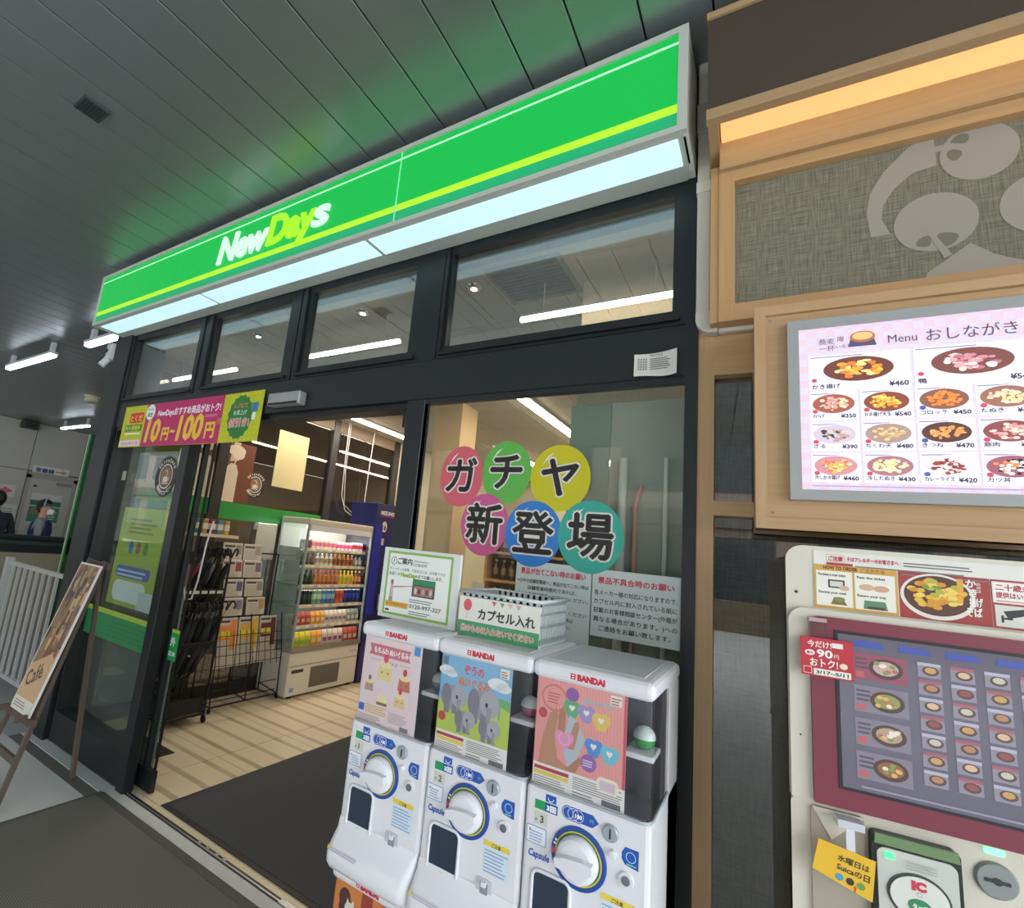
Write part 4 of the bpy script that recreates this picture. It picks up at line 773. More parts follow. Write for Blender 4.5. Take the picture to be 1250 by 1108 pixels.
for i in range(12):
    o = umbrella(-4.19 + .035 * (i % 3), 2.435 + .027 * i, .345, .55, ('#1b1c1e', '#15161a', '#22252c')[i % 3], '%s black folded umbrella from the door in the lower bin' % NTH[i], 0, 0, True, 'black umbrellas in the lower bin'); o.rotation_euler = (random.uniform(-.1, .1), .45, random.uniform(-.2, .2))
for i, c in enumerate(('#d8d4cc', '#c9c23a', '#cfd4d8', '#c9c23a', '#3a4a6a')):
    o = MB().box(-.03, .03, -.002, .002, 0, .2, mat(c, .4)).build('umbrella_pack'); o.location = (-4.03, 2.46 + .07 * i, .52); o.rotation_euler = (0, .5, 1.57); tag(o, ('white', 'yellow', 'pale blue', 'mustard', 'navy')[i] + ' packaged umbrella label card in the lower bin', 'label card')
for i in range(5):
    o = umbrella(-4.10 + .03 * (i % 2), 2.47 + .065 * i, .90, .44, '#141517', '%s black folded umbrella from the door in the upper bin' % NTH[i], 0, 0, True, 'black umbrellas in the upper bin'); o.rotation_euler = (random.uniform(-.1, .1), .5, random.uniform(-.3, .3))
for i, (c, nm) in enumerate((('#b8424a', 'crimson'), ('#a83a4a', 'dark red'), ('#c9525a', 'light red'), ('#8a8a9c', 'lavender grey'), ('#2a2d33', 'charcoal'), ('#1b1c1e', 'jet black'))):
    o = umbrella(-4.16, 2.45 + .055 * i, .83, .48, c, '%s folded umbrella in the upper bin of the stand' % nm, 0, 0, True); o.rotation_euler = (random.uniform(-.08, .08), .42, 0)
for i, (c, nm) in enumerate((('#3a6a8a', 'blue'), ('#b08a3a', 'mustard'), ('#8a3a3a', 'maroon'), ('#4a8a9a', 'teal'), ('#c9a04a', 'ochre'))):
    one(pack_mesh(.05, .04, .12, c, '#d8d0c0'), 'boxed_item', '%s small box on the shelf over the umbrellas' % nm, 'box', (-3.95, 2.42 + .068 * i, 1.5203), 0, 'small boxes over the umbrellas')
t = thing('handheld_scanner', 'grey handset with white cord hanging behind the door post', 'handset', (-3.33, 2.02, 1.12)); MB().box(-.02, .02, -.02, .02, 0, .2, mat('#6f767a', .4), bev=.008).build('handset_body', t)
MB().tube([(.02, 0, .05), (.06, .0, -.03), (.10, .02, -.02), (.12, .03, .1), (.11, .05, .35), (.13, .06, .5)], .006, WHITEP, 6).build('cord', t); MB().box(-.03, .03, .02, .03, -1.12, -1.10, GREY).build('stand_foot', t); MB().tube([(0, .025, -1.1), (0, .025, .05)], .008, GREY, 6).build('stand_pole', t)

# ---- graphics on the glass side wall (faces +x)
def wall_card(name, y0, y1, z0, z1, label, cat, draw, base, x=LX + .002):
    t = thing(name, label, cat, (x, y0, z0), PI / 2); MB().box(0, y1 - y0, -.002, 0, 0, z1 - z0, mat(base, .5)).build('sheet', t)
    p = Print(.5); draw(p, y1 - y0, z1 - z0)
    if p.v: p.build('print', t, (0, -.0024, 0))
    return t
def cup(p, w, h):
    p.poly([(0, 0), (.14, 0), (.14, h * .5), (.11, h * .62), (.05, h * .64), (0, h * .55)], '#d8c6ac', 1); p.poly([(.03, h * .66), (w * .42, h * .70), (w * .40, h), (.05, h)], '#c9b49a', 1); p.ell(w * .30, h * .86, .10, .055, '#dfcfb8', 2); p.ell(w * .38, h * .80, .07, .05, '#dfcfb8', 2); p.poly([(w * .22, h * .55), (w * .26, h * .55), (w * .36, h * .75), (w * .33, h * .76)], '#dfcfb8', 2)
wall_card('coffee_poster', 2.895, 3.20, 1.83, 2.42, 'brown poster with a cream coffee cup drawing on the side glass', 'poster', cup, '#6e3a22')
wall_card('cream_poster', 3.455, 3.875, 2.06, 2.675, 'blank pale yellow poster panel high on the side glass', 'poster', lambda p, w, h: None, '#cfc493')
wall_card('grey_poster', 3.37, 3.62, 1.30, 1.66, 'plain pale poster panel behind the newspapers', 'poster', lambda p, w, h: None, '#b9b7a4')
def coffee_cup2(p, w, h): p.poly(rrect(.0, w, 0, h * .6, .1, corners=(0, 0, 1, 0)), '#d8c6ac', 1); p.ell(w * .7, h * .82, w * .3, h * .16, '#dcc8ae', 1); p.ell(w * .5, h * .88, w * .2, h * .1, '#dcc8ae', 1)
wall_card('coffee_poster', 2.42, 2.775, 1.84, 2.50, 'brown poster with a tall cream cup drawing behind the banner', 'poster', coffee_cup2, '#7a4326')
def cafe_logo(t, r, asp, bg):
    MB().prism(ellipse(0, 0, r, r * asp, 36), -.0012, 0, mat(bg, .45)).build('disc', t); p = Print(.5); c = '#d9d3c4'
    p.ring(0, 0, r * .55, r * .62, c, 1, 32, asp=asp); p.ell(0, 0, r * .48, r * .48 * asp, '#8a6a4e', 1); p.poly(rrect(-r * .22, r * .18, -r * .3, -r * .02, r * .08), c, 2); p.ring(r * .2, -r * .14, r * .06, r * .11, c, 2, 14); p.rect(-r * .3, -r * .38, r * .3, -r * .33, c, 2); p.ring(-.02 * r, r * .16, r * .12, r * .17, c, 2, 12, -1.2, 2.2)
    for s, a0, a1, sg in (('EKInaCAFE', 2.6, .55, 1), ('挽きたてコーヒー', 3.7, 5.75, -1)):
        n = len(s)
        for i, chh in enumerate(s):
            a = a0 + (a1 - a0) * (i + .5) / n; rr = r * .80
            p.text(chh, rr * math.cos(a), rr * asp * math.sin(a) - (r * .09 if sg > 0 else r * .1), r * .25, c, 2, 'c', bold=.04, rot=(a - PI / 2 if sg > 0 else a + PI / 2))
    p.build('print', t, (0, -.0015, 0))
t = thing('cafe_sticker', 'round dark cafe logo sticker on the front door glass', 'sticker', (-3.525, 1.871, 1.893), 0, 'round cafe logo stickers'); cafe_logo(t, .135, 1.06, '#26221f')
t = thing('cafe_sticker', 'round dark cafe logo sticker on the side glass wall', 'sticker', (LX + .002, 3.255, 2.04), PI / 2, 'round cafe logo stickers'); cafe_logo(t, .128, 1.06, '#26221f')
# ---- on the left front glass
t = thing('glass_band', 'green film band with a lime edge across the left front glass', 'film', (-4.225, 1.8715, .74)); MB().box(0, .875, -.001, 0, 0, .165, mat('#1f8c4c', .4)).build('green_film', t); MB().box(0, .875, -.001, 0, .165, .198, mat('#a8c93a', .4)).build('lime_film', t)
p = Print(.5); [p.rect(.35, .035 + i * .03, .875, .038 + i * .03, '#156a38', 1) for i in range(4)]; p.build('print', t, (0, -.0013, 0))
t = thing('opening_hours_sign', 'small green sign with 外 and 22:30 on the sliding door edge', 'sign', (-3.185, 1.9135, .745)); MB().box(0, .105, -.002, 0, 0, .185, mat('#159a4c', .45)).build('plate', t); MB().box(0, .105, -.0022, 0, .165, .185, mat('#a8c93a', .45)).build('lime_edge', t); p = Print(.45); p.text('外', .05, .09, .058, '#eef6ee', 1, 'c', bold=.03); p.text('-22:30', .052, .03, .034, '#eef6ee', 1, 'c', bold=.03, w=.085); p.build('print', t, (0, -.0024, 0))
t = thing('glass_poster', 'yellow green product poster inside the left front glass', 'poster', (-4.02, 1.884, .98)); w, h = .6, .68; MB().box(0, w, 0, .003, 0, h, mat('#a8b43a', .45)).build('sheet', t); p = Print(.5); p.poly(rrect(.06, .5, .03, .17, .06), '#e8ecf0', 1); p.poly(rrect(.06, .52, .19, .27, .03), '#3a5fb0', 1); p.lines(.08, .2, .48, .26, 2, '#c9d8f0', 2); p.ell(.2, .4, .03, .045, '#3a6ac0', 1); p.ell(.3, .4, .03, .04, '#8a5a3a', 1); p.ell(.4, .4, .03, .045, '#6a8a3a', 1); p.lines(.12, .5, .5, .62, 4, '#7a7a2a', 1); p.rect(.42, .0, .6, .12, '#cfd8dc', 1); p.build('print', t, (0, -.0004, 0))
tag(MB().box(-4.17, -4.12, 1.882, 1.886, 1.86, 1.93, mat('#d8d4b8', .6)).build('door_seal_sticker'), 'tiny cream sticker at the top corner of the left front glass', 'sticker')
# ---- cash machine beyond the drinks case (faces +x)
t = thing('cash_machine', 'tall navy cash machine with MIZUHO lettering beyond the drinks case', 'atm', (-3.95, 4.662, 0), PI / 2); NV = mat('#1d2360', .35)
MB().box(0, .70, 0, .42, 0, 2.055, NV, bev=.008, seg=1).build('cabinet', t); MB().box(.0, .12, -.02, 0, .75, 1.80, mat('#2431a0', .35)).build('side_banner', t); MB().prism(rrect(.36, .58, 1.2, 1.78, .02), -.006, 0, mat('#c9bfa0', .5)).build('notice_panel', t)
MB().box(.2, .66, -.06, 0, .80, .98, mat('#c3c6c8', .4), bev=.01).build('keypad_shelf', t); MB().box(.2, .62, -.008, 0, 1.0, 1.16, mat('#30404a', .2)).build('screen', t)
p = Print(.5); p.text('MIZUHO', .08, 1.925, .062, '#e8e8ee', 1, bold=.04, w=.26); p.text('みずほ', .37, 1.92, .075, '#e8e8ee', 1, bold=.04, w=.24); p.rect(.08, 1.905, .34, 1.912, '#c93a4a', 1); p.ell(.17, 1.78, .05, .065, '#d8d0b8', 1); p.ell(.18, 1.765, .02, .03, '#5a4a3a', 2); p.rect(.13, 1.56, .19, 1.64, '#b8b0c8', 1); p.text('ATM', .02, .86, .05, '#e8e8ee', 8, bold=.05, w=.09); p.text('M', .03, 1.10, .06, '#e8e8ee', 8, bold=.05); p.text('A', .03, 1.0, .06, '#e8e8ee', 8, bold=.05); p.lines(.38, 1.55, .56, 1.74, 5, '#8a7a5a', 22); p.build('lettering', t, (0, -.0004, 0))
for i, q in enumerate(p.v): pass
b = MB(); b.tube([(0, 0, 3.0), (.01, 0, 2.5), (.03, 0, 2.1), (.12, 0, 1.93), (.3, 0, 1.86), (.42, 0, 1.9), (.45, 0, 2.0), (.46, 0, 2.5), (.48, 0, 3.0)], .006, WHITEP, 6); b.tube([(.04, .01, 3.0), (.05, .01, 2.4), (.10, .01, 2.0), (.25, .01, 1.92), (.4, .01, 1.96)], .005, WHITEP, 6)
one(b, 'hanging_cord', 'white looped cord hanging in front of the side glass', 'cord', (-4.36, 4.42, 0), PI / 2)
# ---- things seen through the right window; screen panels and poles model outdoor reflections as solids
t = thing('reflection_panel', 'grey green panel imitating an outdoor reflection in the right window', 'screen', (-.685, 1.96, 0)); MB().box(0, .163, 0, .004, .55, 2.23, mat('#7f8c7e', .7)).build('cloth', t); MB().box(0, .163, -.006, .01, .53, .55, GREY).build('bottom_bar', t)
t = thing('reflection_panel', 'light grey panel imitating a reflected wall by the right window frame', 'screen', (-.518, 1.952, 0)); MB().box(0, .272, 0, .004, .55, 2.23, mat('#a49f92', .7)).build('cloth', t); MB().box(0, .272, -.006, .01, .53, .55, GREY).build('bottom_bar', t)
for x, w, nm in ((-.46, .016, 'thicker'), (-.31, .009, 'thinner')): one(MB().tube([(0, 0, 0), (0, 0, 2.0)], w, mat('#d3cdc0', .5), 8).lathe([(w * 2, 0), (w * 2, .01)], GREY, 10), 'reflected_pole', '%s white pole imitating a reflection before the light grey panel' % nm, 'reflection', (x, 1.925, 0))
one(MB().tube([(0, 0, 0), (0, 0, 1.82), (.02, 0, 1.9)], .009, mat('#c98a78', .5), 8), 'reflected_pink_pole', 'short pinkish pole imitating a reflection between the two white poles', 'reflection', (-.415, 1.932, 0))
tag(MB().box(-2.78, -2.48, 4.0, 4.3, 0, 3.0, mat('#c9a878', .7, noise=.05, scale=4)).build('column_interior'), kind='structure')
t = thing('shop_counter', 'pale counter with a dark top seen through the right window', 'counter', (-2.3, 4.0, 0)); MB().box(0, 1.9, 0, .6, 0, 1.0, mat('#c9c2b2', .5), bev=.005, seg=1).build('body', t); MB().box(-.03, 1.93, -.03, .63, 1.0, 1.035, mat('#8f8a80', .3)).build('worktop', t)
one(MB().box(-.13, .13, -.1, .1, 0, .16, mat('#d8d6d0', .4), bev=.01).box(-.12, .12, -.102, -.09, .04, .14, mat('#b8b4ac', .4)), 'white_box', 'white box standing on the counter left end', 'box', (-2.1, 4.2, 1.0355))
t = thing('counter_card', 'small red and white card stand on the counter', 'card', (-2.16, 4.02, 1.0355)); MB().box(-.06, .06, 0, .004, .0, .30, mat('#ece4dc', .5)).build('card', t); MB().box(-.05, .05, -.001, 0, .05, .14, mat('#d84a3a', .5)).build('red_panel', t); MB().box(-.06, .06, 0, .05, 0, .005, WHITE).build('foot', t)
t = thing('back_shelf', 'wooden back shelf of dark bottles behind the counter', 'shelf', (-3.1, 5.9, 0)); SWD = wood('#b98a50')
MB().box(0, 1.8, .3, .33, 0, 2.0, mat('#5c4a38', .6)).build('back_board', t)
for x in (0, .6, 1.2, 1.77): MB().box(x, x + .03, 0, .3, 0, 2.0, SWD).build('upright', t)
for z in (.9, 1.25, 1.6, 1.97): MB().box(.03, 1.77, 0, .3, z, z + .03, SWD).build('shelf_board', t)
b0 = None
for r_, z in enumerate((.93, 1.28, 1.63)):
    for i in range(15):
        if i in (5, 10): continue
        o = bottle_mesh(.035, .25, '#3a2c22', '#c9b48a', '#8a6a4a').build('spirit_bottle') if b0 is None else b0.copy()
        if b0 is None: b0 = o
        else: COL.objects.link(o)
        o.location = (-3.1 + .11 + i * .112, 6.02, z + .0003); tag(o, '%s dark bottle along the %s board of the wooden back shelf' % (NTH[i], ('lowest', 'middle', 'upper')[r_]), 'bottle', 'dark bottles on the %s back shelf' % ('lowest', 'middle', 'upper')[r_])
# ================================================================== LEFT: EASEL, GATE, CONCOURSE
EW = wood('#5a4c44', .6)
t = thing('easel', 'dark wooden easel standing before the left front glass', 'easel', (0, 0, 0))
def leg(name, a, b, w=.028, dp=.022):
    A, B = Vector(a), Vector(b); z = (B - A).normalized(); x = Vector((1, 0, 0)); y = z.cross(x).normalized(); x = y.cross(z).normalized(); vs = []
    for P in (A, B): vs += [P + x * sx * w / 2 + y * sy * dp / 2 for sx, sy in ((-1, -1), (1, -1), (1, 1), (-1, 1))]
    return MB().add(vs, [(3, 2, 1, 0), (4, 5, 6, 7), (0, 1, 5, 4), (1, 2, 6, 5), (2, 3, 7, 6), (3, 0, 4, 7)], EW).build(name, t)
leg('front_leg', (-3.435, 1.285, .006), (-3.535, 1.605, 1.30)); leg('front_leg', (-3.82, 1.285, .006), (-3.735, 1.605, 1.30)); leg('rear_leg', (-3.575, 1.70, .008), (-3.63, 1.63, 1.28))
MB().box(-3.80, -3.42, 1.355, 1.385, .40, .44, EW).build('ledge', t); MB().box(-3.76, -3.50, 1.607, 1.63, 1.25, 1.29, EW).build('top_bar', t); MB().box(-3.80, -3.45, 1.335, 1.352, .20, .24, EW).build('cross_bar', t)
for x in (-3.74, -3.48): MB().box(x - .012, x + .012, 1.30, 1.356, .425, .455, EW).build('ledge_peg', t)
lean = math.atan2(.2, .815)
t = thing('poster_board', 'tall white framed poster board with coffee picture leaning on the easel', 'poster', (-3.735, 1.352, .442)); w, h = .275, .86
MB().box(0, w, 0, .012, 0, h, mat('#dcdcd8', .4), bev=.002, seg=1).build('frame', t); p = Print(.35)
p.rect(.012, .012, w - .012, h - .012, '#8a6a4c', 1)
random.seed(3)
for i in range(60):
    z = random.uniform(.30, h - .03); x = random.uniform(.02, w - .02); c = random.choice(['#5a4030', '#a8835a', '#c9a878', '#6e4a3a', '#3a2c26', '#8a4a3a']); l = random.uniform(.03, .10)
    x0, x1 = max(.013, x - .012), min(w - .013, x + .012); p.poly([(x0, max(.013, z - l / 2)), (x1, max(.013, z - l / 2 - .01)), (min(w - .013, x1 + .01), min(h - .014, z + l / 2)), (x0, min(h - .014, z + l / 2))], c, 2 + .02 * i)
p.poly([(.012, .012), (w - .012, .012), (w - .012, .30), (.2, .33), (.12, .29), (.012, .24)], '#c9a57c', 4); p.text('Café', .06, .12, .12, '#4a3428', 5, bold=.02, rot=.5, w=.17); p.rect(.012, .012, w - .012, .07, '#d8d4c8', 5); p.lines(.03, .02, .2, .06, 3, '#8a8478', 6)
p.build('print', t, (0, -.0004, 0)); t.rotation_euler.x = -lean
# ---- white bar gate
t = thing('bar_gate', 'white metal bar gate beside the shop corner', 'gate', (-6.3, 2.0, 0)); GWM = mat('#b9bab8', .5, .1)
MB().box(0, 1.72, -.015, .015, 1.015, 1.05, GWM).build('top_rail', t); MB().box(0, 1.72, -.015, .015, .06, .095, GWM).build('bottom_rail', t)
g0 = MB().box(-.011, .011, -.011, .011, .095, 1.015, GWM); b0 = None
for i in range(12):
    if b0 is None: o = b0 = g0.build('bar', t)
    else: o = b0.copy(); COL.objects.link(o)
    o.location = (.13 + i * .142, 0, 0)
MB().box(-.03, .03, -.03, .03, 0, 1.08, GWM).build('post', t); MB().box(1.69, 1.75, -.03, .03, 0, 1.08, GWM).build('post', t)
MB().box(-.05, -.03, -.02, .02, .45, .65, GREY).build('latch', t)
# ---- handrail wall in the concourse
t = thing('balustrade', 'low beige balustrade with black handrails in the concourse', 'balustrade', (-8.0, -1.5, 0)); MB().box(-.06, 0, 0, 5.4, 0, 1.0, mat('#8f8672', .5)).build('panel', t); MB().box(-.12, .03, 0, 5.4, 1.15, 1.22, BLACKP, bev=.02).build('handrail', t); MB().box(-.09, .012, 0, 5.4, 1.0, 1.1, mat('#22282a', .35)).build('skirt', t); MB().box(-.05, 0, 0, 5.4, 1.1, 1.15, mat('#4f5f5a', .2, .5)).build('light_strip', t)
# ---- lamps under the canopy, alarm, camera
LO = mat('#eef4ff', .5, emit=14.0)
for x0, x1, y, z, w in ((-8.32, -6.90, 2.12, 3.3, 'nearest to the picture edge'), (-6.05, -4.75, 2.12, 3.3, 'beside the shop corner'), (-13.0, -11.72, 4.46, 3.3, 'in front of the far wall')):
    t = thing('canopy_light', 'white tube light under the canopy %s' % w, 'lamp', (0, y, z), 0, 'tube lights under the canopy'); MB().box(x0, x1, -.03, .03, 0, .03, LO, bev=.008).build('tube', t); MB().box(x0, x1, -.04, .04, .032, .06, mat('#c9ced0', .4)).build('batten', t)
    for x in (x0 + .1, x1 - .08): MB().box(x - .03, x + .03, -.02, .02, .06, CZ - z, mat('#c9ced0', .4)).build('bracket', t)
t = thing('security_camera', 'white security camera bracket on the outer corner column', 'camera', (-4.52, 1.79, 2.80)); MB().box(-.09, 0, -.04, .04, .04, .18, mat('#c9ccca', .4), bev=.012).build('bracket', t); MB().tube([(-.05, -.02, .06), (-.06, -.06, -.02)], .028, mat('#d8dad8', .4), 10).build('camera_body', t); MB().box(-.075, -.05, -.045, -.04, .1, .13, BLACKP).build('indicator', t)
t = thing('ceiling_alarm', 'cream round alarm under the concourse ceiling', 'alarm', (-9.45, 3.55, CZ)); MB().lathe([(.09, -.1), (.1, -.08), (.1, -.03), (.12, -.02), (.12, 0)], mat('#cfc6a0', .5), 18).build('body', t); MB().lathe([(.06, -.108), (.06, -.098)], mat('#a89f7c', .5), 14).build('grille', t)
t = thing('projector_box', 'dark grey speaker box high on the far wall', 'speaker', (FX, 4.07, 3.30)); MB().box(0, .2, 0, .30, 0, .15, mat('#3c3f40', .5), bev=.01).build('housing', t); MB().box(.2, .205, .03, .27, .02, .12, mat('#232526', .6)).build('speaker_grille', t)
# ---- green lit edge beside the shop corner
t = thing('glass_partition', 'upright green edged glass partition beside the shop corner', 'partition', (-5.74, 2.22, 0)); MB().box(0, .03, 0, .5, 0, 2.36, glass((.35, .62, .45), refl=1.2)).build('pane', t); MB().box(-.012, .0, -.01, .01, 0, 2.36, mat('#c9cfb4', .4)).build('edge_strip', t); MB().box(0, .03, -.006, 0, 0, 2.36, mat('#2f7a48', .4)).build('green_edge', t)
# ---- signs on the far wall (face +x)
def far_sign(name, y0, y1, z0, z1, label, cat, draw, base): wall_card(name, y0, y1, z0, z1, label, cat, draw, base, FX + (.02 if False else .012))
def dr1(p, w, h):
    p.text('常磐線', .06, h * .24, h * .62, '#26407f', 1, bold=.025, w=w * .5); p.poly([(w * .62, h * .42), (w * .8, h * .42), (w * .8, h * .2), (w * .95, h * .5), (w * .8, h * .8), (w * .8, h * .58), (w * .62, h * .58)], '#d8922a', 1)
far_sign('line_sign', 4.50, 5.22, 2.335, 2.52, 'white line sign reading 常磐線 with an orange arrow over the door', 'sign', dr1, '#d8dcdc')
def dr2(p, w, h): p.poly([(.03, h * .35), (w * .5, h * .35), (w * .5, h * .15), (w * .92, h * .5), (w * .5, h * .85), (w * .5, h * .65), (.03, h * .65)], '#e0707a', 1)
far_sign('arrow_sign', 3.85, 4.28, 1.74, 2.0, 'white sign with a pink arrow at the picture edge', 'sign', dr2, '#d0cfc8')
def dr3(p, w, h):
    p.rect(0, h * .80, w, h, '#d0d2cc', 1); p.rect(0, h * .62, w, h * .78, '#2f7a58', 1); p.rect(.04, h * .33, w * .4, h * .55, '#8a7a4a', 2); p.rect(0, .1 * h, w, h * .58, '#3f8462', 1.5); p.lines(w * .5, h * .2, w * .95, h * .5, 4, '#cfd8d0', 3)
far_sign('door_notice', 4.60, 5.20, 1.17, 1.89, 'green and white notice on the grey door', 'notice', dr3, '#c3c6c0')
far_sign('wall_notice', 4.0, 4.38, .95, 1.58, 'pale timetable notice on the far wall', 'notice', lambda p, w, h: p.lines(.04, .06, w - .04, h - .06, 9, '#8fa89a', 1), '#c9cbc4')
# ---- people
def person(x, y, rz, top, label, cloth, cloth2, hair, mask, arms):
    k = top / 1.70
    V = {'pel': (0, 0, .93, .135), 'waist': (0, .01, 1.08, .125), 'chest': (0, .0, 1.27, .145), 'neckb': (0, .01, 1.42, .075), 'neck': (0, .005, 1.48, .052), 'head0': (.0, -.015, 1.56, .082), 'head1': (0, -.005, 1.63, .092),
         'shl': (-.165, 0, 1.385, .062), 'ell': arms[0] + (.045,), 'wrl': arms[1] + (.032,), 'hal': arms[2] + (.035,), 'shr': (.165, 0, 1.385, .062), 'elr': (-arms[0][0],) + arms[0][1:] + (.045,), 'wrr': (-arms[1][0],) + arms[1][1:] + (.032,), 'har': (-arms[2][0],) + arms[2][1:] + (.035,),
         'hil': (-.095, 0, .88, .095), 'knl': (-.10, -.02, .5, .062), 'anl': (-.10, .02, .09, .042), 'tol': (-.11, -.12, .035, .036), 'hir': (.095, 0, .88, .095), 'knr': (.10, -.02, .5, .062), 'anr': (.10, .02, .09, .042), 'tor': (.11, -.12, .035, .036)}
    E = [('pel', 'waist'), ('waist', 'chest'), ('chest', 'neckb'), ('neckb', 'neck'), ('neck', 'head0'), ('head0', 'head1'), ('chest', 'shl'), ('shl', 'ell'), ('ell', 'wrl'), ('wrl', 'hal'), ('chest', 'shr'), ('shr', 'elr'), ('elr', 'wrr'), ('wrr', 'har'), ('pel', 'hil'), ('hil', 'knl'), ('knl', 'anl'), ('anl', 'tol'), ('pel', 'hir'), ('hir', 'knr'), ('knr', 'anr'), ('anr', 'tor')]
    ks = list(V); me = bpy.data.meshes.new('skel'); me.from_pydata([V[q][:3] for q in ks], [(ks.index(a), ks.index(b)) for a, b in E], []); ob = bpy.data.objects.new('skel', me); COL.objects.link(ob)
    sk = ob.modifiers.new('s', 'SKIN'); sb = ob.modifiers.new('b', 'SUBSURF'); sb.levels = 2; sb.render_levels = 2
    lay = me.skin_vertices[0] if me.skin_vertices else None
    if lay is None:
        bm = bmesh.new(); bm.from_mesh(me); bm.verts.layers.skin.verify(); bm.to_mesh(me); bm.free(); lay = me.skin_vertices[0]
    for i, q in enumerate(ks): lay.data[i].radius = (V[q][3], V[q][3]); lay.data[i].use_root = (q == 'pel')
    for q, sx, sy in (('chest', 1.12, .82), ('waist', 1.05, .85), ('pel', 1.1, .9)): lay.data[ks.index(q)].radius = (V[q][3] * sx, V[q][3] * sy)
    dg = bpy.context.evaluated_depsgraph_get(); ev = ob.evaluated_get(dg); nm = bpy.data.meshes.new_from_object(ev, depsgraph=dg); bpy.data.objects.remove(ob)
    t = thing('person', label, 'person', (x, y, 0), rz); t.scale = (k, k, k)
    for m in (mat('#c79a80', .6), mat(cloth, .8), mat('#2a2c33', .8), mat('#1d1c1c', .5)): nm.materials.append(m)
    for f_ in nm.polygons:
        c = f_.center; f_.use_smooth = True; i = 1
        if c.z > 1.455: i = 0
        elif min((c - Vector(V['hal'][:3])).length, (c - Vector(V['har'][:3])).length) < .065: i = 0
        elif c.z < .09: i = 3
        elif c.z < .92 and abs(c.x) < .22: i = 2
        f_.material_index = i
    bo = bpy.data.objects.new('body', nm); COL.objects.link(bo); bo.parent = t
    def cap(n, c, r, m, cut):
        b = MB(); N = 14; vs = []; fs = []
        for i in range(9):
            a = PI * i / 8
            for j in range(N): w_ = 2 * PI * j / N; vs.append((c[0] + r[0] * math.sin(a) * math.cos(w_), c[1] + r[1] * math.sin(a) * math.sin(w_), c[2] + r[2] * math.cos(a)))
        for i in range(8):
            for j in range(N):
                q = (i * N + j, i * N + (j + 1) % N, (i + 1) * N + (j + 1) % N, (i + 1) * N + j)
                if all(cut(vs[v]) for v in q): fs.append(q)
        b.add(vs, fs, m, True); return b.build(n, t)
    cap('hair', (0, .012, 1.615), (.088, .105, .112), mat(hair, .6), lambda v: v[2] > 1.60 + (v[1] < -.02) * .035 or v[1] > .02)
    if mask: MB().box(-.066, .066, -.118, -.04, 1.495, 1.582, mat('#dfe2e4', .7), bev=.018).build('face_mask', t); 
    for sx in (-1, 1): MB().box(sx * .033 - .012, sx * .033 + .012, -.098, -.08, 1.59, 1.602, mat('#2a2320', .4)).build('eye', t)
    MB().box(-.011, .011, -.118, -.08, 1.555, 1.585, mat('#c79a80', .6), bev=.006).build('nose', t)
    if cloth2:
        b = MB(); N = 20; ring = lambda z, rx, ry: [(rx * math.cos(2 * PI * j / N), ry * math.sin(2 * PI * j / N) + .003, z) for j in range(N)]
        R = [ring(.90, .172, .142), ring(1.08, .158, .130), ring(1.25, .185, .142), ring(1.36, .165, .128), ring(1.41, .11, .09)]; vs = [v for q in R for v in q]; b.add(vs, [(i * N + j, i * N + (j + 1) % N, (i + 1) * N + (j + 1) % N, (i + 1) * N + j) for i in range(4) for j in range(N)], mat(cloth2, .8), True); b.build('vest', t)
        MB().tube([(.095 * math.cos(a), -.01 + .012, 1.60 + .125 * math.sin(a)) for a in [PI * i / 10 for i in range(11)]], .012, mat('#9aa3b8', .6), 6).build('headband', t)
    return t
person(-9.0, 3.12, PI * .84, 1.69, 'person in grey sweater, navy vest, headband and mask behind the balustrade', '#8d8f92', '#1e2f5c', '#231d1b', True, ((-.22, -.02, 1.13), (-.2, -.22, 1.12), (-.19, -.29, 1.13)))
person(-8.9, 2.52, -PI * .5, 1.74, 'person in dark jacket with black hair at the picture edge', '#1f232c', None, '#191716', False, ((-.24, .0, 1.13), (-.2, -.2, 1.15), (-.17, -.28, 1.18)))
# ================================================================== NOODLE BAR FRONT
def rthing(name, label, cat, x, y, z, ang=2.5): 
    a = math.radians(ang); return thing(name, label, cat, (RP[0] + x * math.cos(a) - y * math.sin(a), RP[1] + x * math.sin(a) + y * math.cos(a), z), a)
# ---- wooden cove box with warm light
t = rthing('cove_light', 'wood trimmed light box glowing amber above the noodle bar', 'lamp', .036, -.25, 3.02); CW = wood('#b5946c', axis='x'); DK = mat('#4a3f36', .5, noise=.08, scale=20)
MB().box(0, 2.4, 0, .02, .037, .385, DK).build('fascia', t); MB().box(-.004, 2.4, -.008, .25, .385, .41, CW).build('top_trim', t); MB().box(-.004, 2.4, -.006, .026, 0, .037, CW).build('bottom_trim', t); MB().box(0, .03, .026, .25, .0, .385, CW).build('side_board', t)
MB().box(.03, 2.4, .15, .25, -.07, .06, CW).build('back_board', t); MB().box(.03, 2.4, .026, .15, .05, .06, CW).build('soffit', t)
MB().profx([(.028, .010), (.149, .030), (.149, .038), (.028, .018)], .035, 2.38, mat('#f3c07c', .6, emit=.8)).build('recess_glow', t)  # glow of the recess lit by a hidden strip, put into the panel's emission
